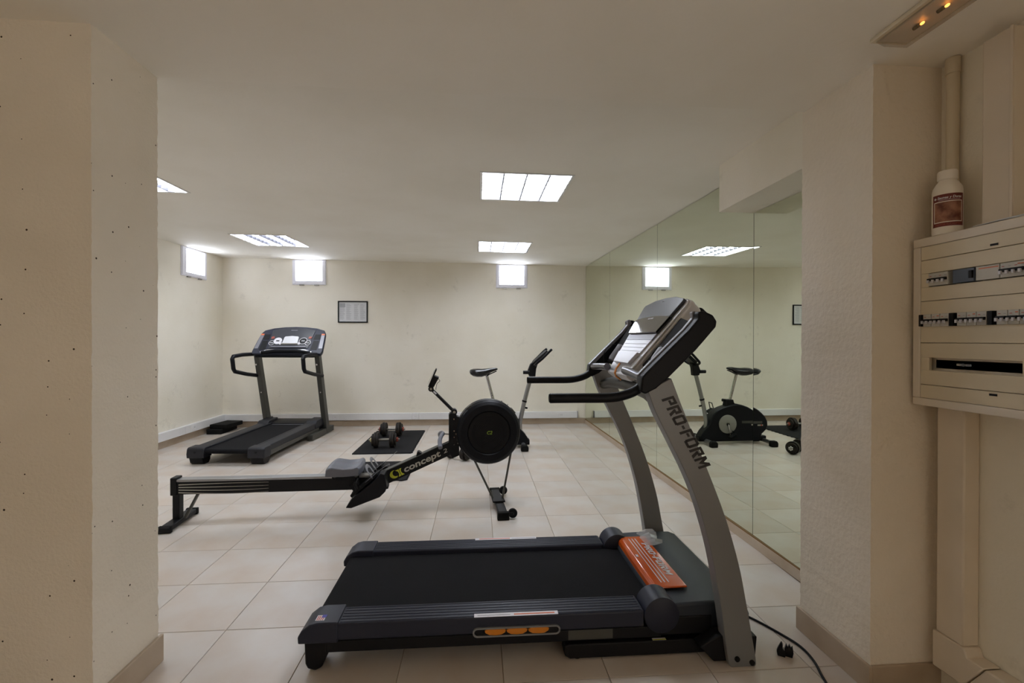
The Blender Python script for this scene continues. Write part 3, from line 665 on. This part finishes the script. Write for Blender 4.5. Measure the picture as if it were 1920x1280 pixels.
O('jaw', B().prism([(-.026,0),(-.03,.02),(-.02,.045),(-.012,.062),(-.006,.05),(-.008,.03),(0,.024),(.004,0)], 'y', -.018, .0), BLK, cl, 0.003)
O('jaw', B().prism([(.002,0),(.0,.03),(.006,.05),(.012,.034),(.018,.052),(.024,.036),(.03,.046),(.034,.02),(.03,0)], 'y', -.006, .016), BLK, cl, 0.003)
O('spring', B().tube([(.0+.009*math.cos(a*.7), -.004+a*.0006, .02+.009*math.sin(a*.7)) for a in range(28)], .0015, 6), STEEL, cl)

# ------------------------------------------------------------------ far treadmill (local: x across, y forward)
T2 = thing('treadmill', 'dark treadmill with wide arched console standing near the back wall', 'treadmill', (-2.735, 5.2, 0), -.0647)
for s in (-1, 1):
    xi, xo = (.235, .42); X = lambda a, c: (min(s*a, s*c), max(s*a, s*c))
    x0, x1 = X(.245, .40); r = O('foot_rail', B().hull([(x0,.1,.125),(x1,.1,.125),(x1,1.6,.125),(x0,1.6,.125)], [(x0,.1,.186),(x1,.1,.186),(x1,1.6,.205),(x0,1.6,.205)]), DARK, T2, 0.008)
    O('rail_groove', B().hull([(s*.275-.004,.16,.1865),(s*.275+.004,.16,.1865),(s*.275+.004,1.4,.2025),(s*.275-.004,1.4,.2025)], [(s*.275-.004,.16,.188),(s*.275+.004,.16,.188),(s*.275+.004,1.4,.204),(s*.275-.004,1.4,.204)]), BLK, r)
    x0, x1 = X(.236, .422); c = O('rail_end_cap', B().prism([(-.005,.075),(-.01,.12),(0,.175),(.02,.19),(.14,.194),(.14,.075)], 'x', x0, x1), DARK, T2, 0.008)
    O('cap_screw', B().cyl((s*.33, -.008, .14), (s*.33, -.012, .14), .012, 12), BLK, c)
    x0, x1 = X(.26, .40); O('rear_foot', B().prism([(.0,.085),(.02,.02),(.05,0),(.12,0),(.15,.03),(.155,.085)], 'x', x0, x1), BLK, T2, 0.006)
    x0, x1 = X(.385, .398); O('side_frame', B().hull([(x0,.14,.07),(x1,.14,.07),(x1,1.5,.085),(x0,1.5,.085)], [(x0,.14,.125),(x1,.14,.125),(x1,1.5,.125),(x0,1.5,.125)]), GREYD, T2)
    x0, x1 = X(.26, .41); O('front_rail_cover', B().prism([(1.36,.19),(1.42,.235),(1.66,.245),(1.66,.14),(1.36,.13)], 'x', x0, x1), DARK, T2, 0.008)
    x0, x1 = X(.365, .445); O('base_beam', B().box(x0, x1, 1.18, 1.93, .006, .085), GREYD, T2, 0.005)
    O('rubber_pad', B().cyl((s*.405, 1.25, 0), (s*.405, 1.25, .008), .02, 12).cyl((s*.405, 1.86, 0), (s*.405, 1.86, .008), .02, 12), RUB, T2)
    x0, x1 = X(.385, .45); up = O('upright', B().prism([(1.66,.02),(1.77,.02),(1.45,1.17),(1.36,1.17)], 'x', x0, x1), GREYD, T2, 0.004)
    O('upright_bolt', B().cyl((s*.418, 1.40, 1.02), (s*.418, 1.37, 1.02), .012, 10).cyl((s*.418, 1.53, .62), (s*.418, 1.50, .62), .009, 10), CHROME, up)
    hx = s*.45
    O('hand_rail', B().tube([(hx, 1.42, 1.165), (hx, 1.10, 1.165), (hx, .90, 1.15), (hx, .875, 1.12), (hx, .90, .99), (hx, .93, .955), (hx, 1.2, .90), (hx, 1.48, .86)], .026, 10), BLKS, T2)
O('running_belt', B().hull([(-.24,.02,.150),(.24,.02,.150),(.24,1.6,.165),(-.24,1.6,.165)], [(-.24,.02,.168),(.24,.02,.168),(.24,1.6,.183),(-.24,1.6,.183)]), BELT, T2)
O('rear_roller', B().cyl((-.24, .03, .145), (.24, .03, .145), .024, 16), BELT, T2)
O('deck_board', B().box(-.25, .25, .08, 1.55, .105, .15), BLK, T2)
O('motor_hood', B().prism([(1.42,.10),(1.44,.19),(1.50,.205),(1.72,.215),(1.80,.18),(1.81,.10)], 'x', -.39, .39), BLKS, T2, 0.012)
O('hood_edge', B().box(-.22, .22, 1.405, 1.415, .18, .186), GREYP, T2)
O('cross_bar', B().box(-.37, .37, 1.84, 1.90, .02, .07), BLK, T2)
go = Vector((.05, 1.27, 1.185)); gu = Vector((0, .30, .385)).normalized(); gn = Vector((0, -gu.z, gu.y))
def gw(v, w_, n_=0.0):
    p = go + gu*w_ + gn*n_; return (v+go.x, p.y, p.z)
def gp_(outline, n0, n1): return B().hull([gw(v, w_, n0) for v, w_ in outline], [gw(v, w_, n1) for v, w_ in outline])
shape = sym([(.47, -.02), (.485, .03), (.47, .22), (.455, .34), (.42, .40), (.3, .44), (.15, .46), (0, .466)])
con = O('console_housing', B().hull([gw(v, w_, 0) for v, w_ in shape], [gw(v*.96, w_*.96+.01, -.07) for v, w_ in shape]), NAVY, T2, 0.014, 3, 50)
O('centre_panel', gp_(sym([(.27, .08), (.30, .39), (.15, .425), (0, .432)]), 0, .006), SCREEN, con, 0.003)
O('display', gp_(sym([(.105, .15), (.10, .26), (.09, .275), (0, .285)]), .006, .014), SILV, con, 0.003)
O('display_base', gp_(sym([(.115, .135), (.112, .155)]), .006, .018), CHROME, con)
for s, big in ((-1, True), (1, False)):
    for (v, w_, r, m_) in (((.175, .2, .056, WHITEINK if big else BLK)), ((.25, .165, .04, BLK)), ((.125, .155, .02, WHITEINK))):
        d = O('dial', B().lathe([(0, .006), (r, .006), (r, .010), (0, .010)], gw(s*v, w_), gn, 28), m_, con)
        O('dial_ring', B().lathe([(r-.006, .010), (r, .010), (r, .012), (r-.006, .012)], gw(s*v, w_), gn, 28, True), WHITEINK, d)
        if r > .03: O('dial_window', B().obox(gw(s*v, w_, .0115), (1,0,0), gu, gn, .045, .018, .002), BLK if m_ == WHITEINK else PAPERINK, d)
    O('red_button', gp_([(s*.235, .245), (s*.275, .235), (s*.28, .27), (s*.245, .28)], .006, .012), REDCAP, con)
    for w0, w1 in ((.05, .21), (.23, .32)): O('storage_recess', gp_([(s*.305, w0), (s*.395, w0), (s*.39, w1), (s*.315, w1)], -.0, .003), BLK, con)
    lab = O('instruction_label', gp_([(s*.415, .075), (s*.465, .075), (s*.445, .32), (s*.40, .32)], 0, .003), GREYP, con)
    O('label_header', gp_([(s*.402, .305), (s*.447, .305), (s*.445, .33), (s*.40, .33)], .003, .005), ORINK, lab)
    O('pulse_grip', B().tube([gw(s*.14, .025, .03), gw(s*.25, .02, .03), gw(s*.345, -.005, .015)], .016, 12), CHROME, con)
O('book_ledge', gp_([(-.24, .085), (.24, .085), (.235, .10), (-.235, .10)], .006, .02), GREYP, con)
O('centre_bar', B().tube([gw(-.33, -.01, .02), gw(-.14, .015, .03), gw(.14, .015, .03), gw(.33, -.01, .02)], .024, 12), BLKS, con)
O('maker_print', gp_([(-.045, .385), (.045, .385), (.045, .397), (-.045, .397)], .006, .008), GREYP, con)
O('console_bracket', B().box(-.40, .40, 1.30, 1.42, 1.12, 1.19), BLKS, T2, 0.01)
O('power_plug', B().tube([(-.50, 1.99, .14), (-.50, 1.95, .19), (-.50, 1.93, .20), (-.505, 1.9, .13)], .022, 8), BLK, T2)
O('power_cord', B().tube(smooth_path([(-.5, 1.95, .15), (-.55, 1.85, .02), (-.62, 1.72, .012), (-.68, 1.60, .045), (-.62, 1.5, .012), (-.5, 1.6, .012), (-.40, 1.70, .05)], 5), .006, 6), BLK, T2)

# ------------------------------------------------------------------ rowing machine (local: x along the rail, y away from the opening)
RW = thing('rowing_machine', 'black rowing machine with round flywheel cage and grey seat', 'rowing machine', (-2.2, 3.58, 0), .0800)
rs = (.281-.305)/1.26; rz = lambda s: .331 + rs*s
def slab(s0, s1, y0, y1, d0, d1):
    return B().hull([(s0,y0,rz(s0)+d0),(s1,y0,rz(s1)+d0),(s1,y1,rz(s1)+d0),(s0,y1,rz(s0)+d0)], [(s0,y0,rz(s0)+d1),(s1,y0,rz(s1)+d1),(s1,y1,rz(s1)+d1),(s0,y1,rz(s0)+d1)])
rail = O('seat_rail', slab(-.02, 1.50, -.034, .034, -.105, -.012), BLK, RW, 0.003)
O('rail_track', slab(-.015, 1.45, -.038, .038, -.012, .006), ALU, rail, 0.003)
for k in range(4):
    b = B(); P = []
    for i in range(13):
        s = .0+.62*i/12; P.append((s, -.0345, rz(s)-.03-.019*k+(.006-.012*k)*math.sin(i/12*math.pi*.8)*.6))
    b.rings([[(p[0], p[1], p[2]-.006*(1-i/13)), (p[0], p[1]-.0008, p[2]-.006*(1-i/13)), (p[0], p[1]-.0008, p[2]+.001), (p[0], p[1], p[2]+.001)] for i, p in enumerate(P)])
    O('swoosh_print', b, GREYINK, rail)
O('rail_end_cap', slab(-.055, -.012, -.042, .042, -.11, .02), BLK, RW, 0.006)
O('rear_leg', B().box(-.045, .002, -.03, .03, .02, .235), BLK, RW, 0.004)
O('rear_brace', B().tube([(.125, 0, .235), (.03, 0, .045)], .011, 8, ry=.02), GREYD, RW)
rf = O('rear_foot', B().box(-.055, .02, -.19, .21, .012, .045), BLK, RW, 0.006)
for y in (-.185, .175): O('foot_cap', B().box(-.06, .025, y, y+.03, 0, .05), RUB, rf, 0.006)
# seat on its carriage
b = B(); R = []
for i in range(13):
    y = -.15+.3*i/12; e = (2*i/12-1); dip = -.012*(1-math.cos(e*math.pi*2))/2; nar = 1-.10*abs(e)**3
    prof = [(1.04,.342),(1.045,.388),(1.06,.405),(1.09,.410+dip*.4),(1.18,.395+dip),(1.26,.398+dip*.8),(1.295,.408+dip*.2),(1.312,.393),(1.308,.342),(1.18,.337)]
    R.append([(1.175+(p[0]-1.175)*nar, y, p[1]) for p in prof])
seat = O('seat', b.rings(R), SEATG, RW, 0.006, 2, 60)
O('seat_carriage', B().box(1.08, 1.28, -.05, .05, .285, .345), BLK, RW, 0.004)
for s in (1.10, 1.26): O('seat_roller', B().cyl((s, -.055, .322), (s, .055, .322), .016, 14), GREYD, RW)
# footrests: big black wedge plates either side
for sy in (-1, 1):
    y0, y1 = (-.175, -.045) if sy < 0 else (.045, .175)
    fp = O('footrest', B().prism([(1.205,.112),(1.245,.108),(1.452,.18),(1.493,.22),(1.505,.252),(1.489,.35),(1.456,.358),(1.387,.285),(1.25,.178)], 'y', y0, y1), BLKS, RW, 0.006)
    O('foot_cradle', B().hull([(1.245,y0+.01,.185),(1.44,y0+.01,.345),(1.44,y1-.01,.345),(1.245,y1-.01,.185)], [(1.235,y0+.01,.20),(1.43,y0+.01,.362),(1.43,y1-.01,.362),(1.235,y1-.01,.20)]), RUB, fp, 0.003)
    ym = (y0+y1)/2
    O('heel_cup', B().tube([(1.285, y0+.01, .25), (1.27, y0+.012, .29), (1.272, ym, .305), (1.27, y1-.012, .29), (1.285, y1-.01, .25)], .012, 8), BLK, fp)
    st = O('foot_strap', B().tube(smooth_path([(1.40, y0+.005, .325), (1.36, y0+.01, .385), (1.35, ym, .402), (1.36, y1-.01, .385), (1.40, y1-.005, .325)], 4), .003, 8, ry=.016), GREYP, RW)
    O('strap_tail', B().tube(smooth_path([(1.35, y0, .30), (1.43, y0-.01, .37), (1.50, y0-.012, .42), (1.56 if sy > 0 else 1.53, y0-.01, .475 if sy > 0 else .43)], 4), .0015, 6, ry=.011), GREYP, st)
O('front_bracket', B().prism([(1.27,.15),(1.50,.20),(1.50,.30),(1.42,.32),(1.2,.24)], 'y', -.042, .042), BLK, RW, 0.004)
# main beam with lettering
ba = math.atan2(.225, .523); bd = Vector((math.cos(ba), 0, math.sin(ba))); bu = Vector((-math.sin(ba), 0, math.cos(ba)))
b0 = Vector((1.47, 0, .225))
def bp(a, h, y): p = b0+bd*a+bu*h; return (p.x, y, p.z)
beam = O('main_beam', B().hull([bp(0,0,-.035),bp(.60,0,-.035),bp(.60,.098,-.035),bp(0,.098,-.035)], [bp(0,0,.035),bp(.60,0,.035),bp(.60,.098,.035),bp(0,.098,.035)]), BLK, RW, 0.003)
O('beam_top_strip', B().hull([bp(0,.098,-.036),bp(.52,.098,-.036),bp(.52,.104,-.036),bp(0,.104,-.036)], [bp(0,.098,.036),bp(.52,.098,.036),bp(.52,.104,.036),bp(0,.104,.036)]), GREYD, beam, 0.002)
O('brand_lettering', place(text_b('concept', .068, bold=.0018, width=.31, shear=.15), frame_m(bp(.184, .027, -.0356), bd, bu)), GREYINK, beam)
O('number_lettering', place(text_b('2', .046, width=.034, shear=.2), frame_m(bp(.518, .033, -.0356), bd, bu)), GREYINK, beam)
# yellow crescent and bar emblem
cr = [(.105+.036*math.cos(a), .048+.032*math.sin(a)) for a in [math.radians(65+i*230/16) for i in range(17)]]
ci = [(.119+.026*math.cos(a), .052+.025*math.sin(a)) for a in [math.radians(75+i*205/16) for i in range(17)]]
b = B()
for i in range(16): b.hull([bp(*cr[i], -.0352), bp(*cr[i+1], -.0352), bp(*ci[i+1], -.0352), bp(*ci[i], -.0352)], [bp(*cr[i], -.0362), bp(*cr[i+1], -.0362), bp(*ci[i+1], -.0362), bp(*ci[i], -.0362)])
for q in ([(.128,.016),(.149,.016),(.146,.045),(.149,.072),(.12,.072),(.138,.056),(.14,.034)], [(.153,.016),(.178,.016),(.164,.032),(.160,.045),(.162,.058),(.172,.072),(.153,.072),(.151,.045)]):
    b.hull([bp(a, h, -.0352) for a, h in q], [bp(a, h, -.0362) for a, h in q])
O('emblem', b, YELL, beam)
O('beam_bolt', B().cyl(bp(.012, .03, -.035), bp(.012, .03, -.039), .004, 8), CHROME, beam)
O('handle_hook', B().prism([(1.715,.44),(1.72,.475),(1.735,.482),(1.752,.47),(1.765,.455)], 'y', -.03, .03), BLK, RW, 0.003)
post = O('front_post', B().prism([(1.972,.47),(1.972,.77),(1.985,.785),(2.03,.78),(2.035,.755),(2.055,.75),(2.055,.44),(2.0,.42)], 'y', -.04, .04), BLK, RW, 0.004)
for s, z in ((2.012,.735),(2.014,.64),(2.03,.615),(2.014,.59),(2.042,.565),(2.014,.53),(2.045,.54)): O('post_bolt', B().cyl((s, -.04, z), (s, -.044, z), .005, 8), CHROME, post)
O('monitor_arm', B().tube([(2.013, 0, .79), (1.832, 0, .975)], .013, 10, ry=.02), BLK, RW)
for s, z, r in ((2.015,.789,.024),(1.83,.978,.021)): j = O('arm_joint', B().cyl((s, -.032, z), (s, .032, z), r, 18), BLK, RW); O('joint_cap', B().cyl((s, -.032, z), (s, -.036, z), r*.45, 12), STEEL, j)
O('arm_label', B().obox((1.862, -.021, .947), (-.7, 0, .7), (.7, 0, .7), (0, 1, 0), .03, .012, .001), WHITEINK, RW)
mo = O('monitor', B().hull([(1.808,-.07,.998),(1.818,-.07,.995),(1.878,-.07,1.135),(1.868,-.07,1.14)], [(1.808,.07,.998),(1.818,.07,.995),(1.878,.07,1.135),(1.868,.07,1.14)]), BLK, RW, 0.004)
O('monitor_back', B().hull([(1.82,-.055,1.0),(1.852,-.055,.993),(1.894,-.055,1.07),(1.855,-.055,1.085)], [(1.82,.055,1.0),(1.852,.055,.993),(1.894,.055,1.07),(1.855,.055,1.085)]), BLK, mo, 0.004)
O('monitor_screen', B().hull([(1.806,-.05,1.02),(1.858,-.05,1.13),(1.858,.05,1.13),(1.806,.05,1.02)], [(1.8075,-.05,1.02),(1.8595,-.05,1.13),(1.8595,.05,1.13),(1.8075,.05,1.02)]), GREYP, mo)
O('monitor_wire', B().tube(smooth_path([(1.885, -.02, 1.06), (1.90, -.02, 1.04), (1.878, -.02, 1.02), (1.868, -.02, .97)], 4), .002, 6), BLK, mo)
# handle resting on its hook
hd = O('pull_handle', B().tube(smooth_path([(1.905, -.20, .545), (1.900, -.13, .585), (1.915, -.05, .61), (1.925, 0, .612), (1.915, .05, .61), (1.900, .13, .585), (1.905, .20, .545)], 5), .0165, 12), SEATG, RW)
O('chain', B().tube([(1.925, 0, .612), (2.05, 0, .60)], .006, 8), STEEL, hd)
# flywheel
fc = (2.292, 0, .625)
O('flywheel_cage', B().lathe([(.06,-.075),(.17,-.075),(.178,-.086),(.225,-.086),(.248,-.07),(.258,-.045),(.258,.045),(.248,.07),(.225,.08),(.06,.08)], fc, (0, 1, 0), 64), BLKS, RW, 0, 2, 30)
fw = O('fan_cover', B().lathe([(.0,-.079),(.165,-.079),(.168,-.0755),(.0,-.0755)], fc, (0, 1, 0), 64), BLK, RW)
for k in range(8): r = .045+k*.013; O('vent_ring', B().lathe([(r,-.079),(r+.004,-.079),(r+.004,-.0815),(r,-.0815)], fc, (0, 1, 0), 48, True), BLKS, fw)
O('rim_band', B().lathe([(.250,-.055),(.2605,-.045),(.2605,.045),(.250,.055)], fc, (0, 1, 0), 64, True), BLK, RW)
O('logo_print', place(text_b('C2', .038, shear=.2), frame_m((fc[0]-.022, -.0825, fc[2]-.012), (1, 0, 0), (0, 0, 1))), LIME, fw)
for a in (40, 128): O('cage_clip', B().obox((fc[0]+.258*math.cos(math.radians(a)), -.03, fc[2]+.258*math.sin(math.radians(a))), (math.cos(math.radians(a+90)),0,math.sin(math.radians(a+90))), (0,1,0), (math.cos(math.radians(a)),0,math.sin(math.radians(a))), .05, .06, .018), GREYD, RW, 0.004)
# front legs
for s0, s1 in (((2.165, .42), (2.33, .075)), ((2.485, .46), (2.41, .06))):
    O('front_strut', B().tube([(s0[0], 0, s0[1]), (s1[0], 0, s1[1])], .0085, 10, ry=.016), GREYD, RW)
ff = O('front_foot', B().box(2.345, 2.415, -.305, .295, .02, .055), BLK, RW, 0.006)
O('foot_plate', B().box(2.325, 2.425, -.07, .07, .055, .068), BLK, ff, 0.003)
for y in (-.305, .265): O('foot_cap', B().box(2.335, 2.425, y, y+.04, 0, .06), RUB, ff, 0.005)
for y in (-.27, .27):
    c = O('caster', B().lathe([(.0,-.018),(.022,-.018),(.034,-.012),(.036,0),(.034,.012),(.022,.018),(0,.018)], (2.455, y, .042), (0, 1, 0), 24), RUB, RW)
    O('caster_hub', B().cyl((2.455, y-.0185, .042), (2.455, y-.021, .042), .007, 10), CHROME, c)
    O('caster_fork', B().box(2.41, 2.46, y-.024, y-.0195, .03, .055), BLK, c)

# ------------------------------------------------------------------ exercise bike (world coordinates; stands behind the rower)
EB = thing('exercise_bike', 'black exercise bike with grey crank disc and silver seat post', 'exercise bike', (0.2, 5.86, 0), world=True)
YC = 5.86
prof = [(.655,.085),(.63,.125),(.604,.166),(.54,.235),(.515,.285),(.484,.379),(.44,.425),(.40,.45),(.345,.474),(.283,.494),(.21,.514),(.145,.522),(.07,.51),(-.004,.484),(-.06,.455),(-.11,.415),(-.165,.36),(-.195,.30),(-.20,.24),(-.178,.185),(-.12,.13),(-.105,.09),(-.11,.045),(-.085,.03),(.451,.03),(.62,.045)]
O('body_shell', B().prism(prof, 'y', YC-.075, YC+.075), BLKS, EB, 0.02, 3, 50)
for s in (-1, 1):
    yf = YC+s*.077
    cd = O('crank_disc', B().lathe([(0,0),(.118,0),(.122,.004),(.122,.012),(.115,.016),(.03,.016),(.028,.012),(0,.012)], (.285, yf, .262), (0, s, 0), 40), GREYDISC, EB)
    O('crank_hub', B().cyl((.285, yf+s*.012, .262), (.285, yf+s*.03, .262), .018, 16), BLK, cd)
    d = Vector((-.035, 0, -.135)) if s < 0 else Vector((.11, 0, .15))
    e = Vector((.285, yf+s*.026, .262))+d
    O('crank_arm', B().tube([(.285, yf+s*.026, .262), e], .009, 10, ry=.006), CHROME, EB)
    pd = O('pedal', B().obox(e+Vector((0, s*.055, -.005)), (.8, 0, -.45), (0, 1, 0), (.45, 0, .8), .095, .085, .024), RUB, EB, 0.004)
    c0 = e+Vector((0, s*.055, 0)); O('pedal_strap', B().tube([c0+Vector((-.035, s*-.04, .0)), c0+Vector((-.01, s*-.03, .05 if s < 0 else .10)), c0+Vector((.0, s*.03, .055 if s < 0 else .105)), c0+Vector((-.03, s*.045, .0))], .003, 6, ry=.012), BLK, pd)
O('side_print', B().box(-.12, .08, YC-.0765, YC-.0758, .268, .300), GREYD, EB)
bdg = O('badge', B().box(-.13, -.055, YC-.0768, YC-.0757, .238, .256), GREYINK, EB); O('badge_mark', B().box(-.118, -.098, YC-.0775, YC-.0768, .238, .256), REDINK, bdg)
for nm, x, fx in (('front_stabiliser', .575, .55), ('rear_stabiliser', -.16, -.21)):
    b = O(nm, B().cyl((x, YC-.235, .045), (x, YC+.235, .045), .026, 18), ALU, EB)
    for s in (-1, 1): O('end_cap', B().prism([(x-.045, .0), (x-.048, .05), (x-.03, .078), (x+.03, .078), (x+.048, .05), (x+.045, 0)], 'y', min(YC+s*.215, YC+s*.285), max(YC+s*.215, YC+s*.285)), RUB, b, 0.012, 3)
O('front_neck', B().box(.50, .66, YC-.05, YC+.05, .03, .10), BLK, EB, 0.01)
O('rear_neck', B().box(-.20, -.08, YC-.045, YC+.045, .03, .10), BLK, EB, 0.01)
O('mast', B().tube(smooth_path([(.545, YC, .17), (.54, YC, .30), (.55, YC, .36), (.585, YC, .53), (.635, YC, .73), (.685, YC, .91)], 4), .027, 16), ALU, EB)
O('mast_clamp', B().tube([(.594, YC, .572), (.60, YC, .592)], .031, 16), BLK, EB)
O('mast_knob', B().cyl((.60, YC, .50), (.636, YC, .492), .012, 12), BLK, EB)
hdx = O('console_head', B().prism([(.652,.905),(.735,.90),(.745,1.0),(.765,1.06),(.72,1.10),(.67,1.06),(.64,.98)], 'y', YC-.04, YC+.04), BLK, EB, 0.01)
O('tilt_knob', B().cyl((.655, YC-.045, .955), (.575, YC-.045, .955), .022, 14), BLK, hdx)
O('bike_monitor', B().hull([(.70,YC-.09,1.085),(.735,YC-.09,1.06),(.90,YC-.09,1.20),(.875,YC-.09,1.24)], [(.70,YC+.09,1.085),(.735,YC+.09,1.06),(.90,YC+.09,1.20),(.875,YC+.09,1.24)]), BLK, EB, 0.008)
for s in (-1, 1):
    O('handlebar', B().tube(smooth_path([(.72, YC, 1.045), (.72, YC+s*.10, 1.05), (.735, YC+s*.19, 1.08), (.80, YC+s*.22, 1.14), (.87, YC+s*.22, 1.21), (.915, YC+s*.20, 1.25)], 5), .016, 12), BLKS, EB)
O('seat_socket', B().prism([(.288,.49),(.275,.55),(.283,.58),(.178,.58),(.17,.545),(.15,.515)], 'y', YC-.045, YC+.045), BLK, EB, 0.008)
O('seat_knob', B().cyl((.27, YC, .565), (.312, YC, .57), .02, 14), BLK, EB)
po = O('seat_post', B().tube([(.205, YC, .57), (.112, YC, .92)], .019, 16), CHROME, EB)
for k in range(4): p = Vector((.205, YC, .57)).lerp(Vector((.112, YC, .92)), .08+k*.09); O('post_hole', B().cyl(p+Vector((.0, -.0185, 0)), p+Vector((0, -.0195, 0)), .005, 8), BLACKINK, po)
R = []   # saddle: broad at the back (low x), narrow nose
for x, hw, zt_, zb in ((-.105,.03,.975,.955),(-.095,.085,.99,.93),(-.06,.115,1.0,.905),(-.01,.118,1.003,.895),(.05,.095,1.0,.895),(.11,.06,1.003,.915),(.17,.038,1.01,.955),(.225,.030,1.012,.975),(.25,.016,1.005,.985)):
    ring = []
    for j in range(14):
        a = 2*math.pi*j/14; ca, sa = math.cos(a), math.sin(a); ring.append((x, YC+hw*ca, (zt_+zb)/2+(zt_-zb)/2*(sa if sa > 0 else sa)))
    R.append(ring)
sd = O('saddle', B().rings(R), SADDLE, EB, 0, 2, 70)
O('saddle_clip', B().prism([(.24,.965),(.15,.925),(.12,.905),(.10,.905),(.13,.93),(.235,.975)], 'y', YC-.02, YC+.02), BLK, sd)

# ------------------------------------------------------------------ rubber mats, dumbbells, foam blocks
def puzzle_mat(name, label, x0, x1, y0, y1, teeth):
    n = 34; pts = [(x0, y0)]
    def edge(a, c, out, k):
        res = []
        for i in range(k*2+1):
            t_ = i/(k*2); p = (a[0]+(c[0]-a[0])*t_, a[1]+(c[1]-a[1])*t_); o_ = .016 if i % 2 else 0
            for sgn in (-.22, .22): 
                tt = t_+sgn/(k*2)
                if 0 <= tt <= 1: res.append((a[0]+(c[0]-a[0])*tt+out[0]*o_, a[1]+(c[1]-a[1])*tt+out[1]*o_))
        return res
    pts = [(x0, y0)] + (edge((x0, y0), (x1, y0), (0, -1), 8) if 'front' in teeth else []) + [(x1, y0)] + (edge((x1, y0), (x1, y1), (1, 0), 16) if 'right' in teeth else []) + [(x1, y1), (x0, y1)]
    q = []
    for p in pts:
        if not q or (Vector(p)-Vector(q[-1])).length > 1e-4: q.append(p)
    xm, ym = (x0+x1)/2, (y0+y1)/2
    o = O(name, B().prism([(a-xm, c-ym) for a, c in q], 'z', 0, .012), MATR); o.location = (xm, ym, 0)
    return tag(o, label, 'exercise mat')
puzzle_mat('exercise_mat', 'black rubber floor mat with toothed edge under two dumbbells', -1.494, -.80, 5.58, 6.95, ('right',))
puzzle_mat('exercise_mat', 'black rubber floor mat between the rowing machine and the dumbbell mat', -1.36, -.70, 4.52, 5.20, ('right', 'front'))
def dumbbell(label, loc, rz, big=.097, capL=REDCAP, capR=REDCAP):
    t = thing('dumbbell', label, 'dumbbell', loc, rz, 'iron dumbbells on the gym floor'); zc_ = big
    O('bar', B().cyl((-.19, 0, zc_), (.19, 0, zc_), .013, 16), STEEL, t)
    O('grip', B().cyl((-.068, 0, zc_), (.068, 0, zc_), .0165, 16), STEEL, t)
    for s, cm in ((-1, capL), (1, capR)):
        for x, r, w_ in ((.082, big-.004, .026), (.110, big, .026), (.136, big*.80, .022)):
            p = O('weight_plate', B().lathe([(.014,-w_/2),(r*.35,-w_/2),(r*.4,-w_*.3),(r*.8,-w_*.3),(r*.86,-w_/2),(r*.97,-w_/2),(r,-w_*.3),(r,w_*.3),(r*.97,w_/2),(r*.86,w_/2),(r*.8,w_*.3),(r*.4,w_*.3),(r*.35,w_/2),(.014,w_/2)], (s*x, 0, zc_), (1, 0, 0), 32), IRON, t)
        n = 12; ring = lambda xx: [(xx, (.03 if j % 2 else .022)*math.cos(2*math.pi*j/n), zc_+(.03 if j % 2 else .022)*math.sin(2*math.pi*j/n)) for j in range(n)]
        O('star_collar', B().rings([ring(s*.148), ring(s*.172)]), cm, t, 0.003)
    return t
dumbbell('iron dumbbell with one cream collar on the toothed mat, beside the red-collared one', (-1.175, 5.875, .012), .06, capL=CREAMCAP)
dumbbell('iron dumbbell with two red collars on the toothed mat', (-1.21, 6.56, .012), -.02)
dumbbell('iron dumbbell with bright steel collars on bare tiles between rowing machine and exercise bike', (-.225, 5.29, 0), -.62, .078, CHROME, CHROME)
o = O('foam_block', B().box(-.105, .105, -.22, .22, 0, .07), RUB, None, 0.008); o.location = (-3.785, 7.105, 0); tag(o, 'flat black block on the tiles, under a second block beside the trunking', 'block')
o = O('foam_block', B().box(-.125, .125, -.19, .19, 0, .06), RUB, None, 0.008); o.location = (-3.735, 7.13, .07); o.rotation_euler = (0, 0, -.12); tag(o, 'flat black block lying askew on top of another block', 'block')
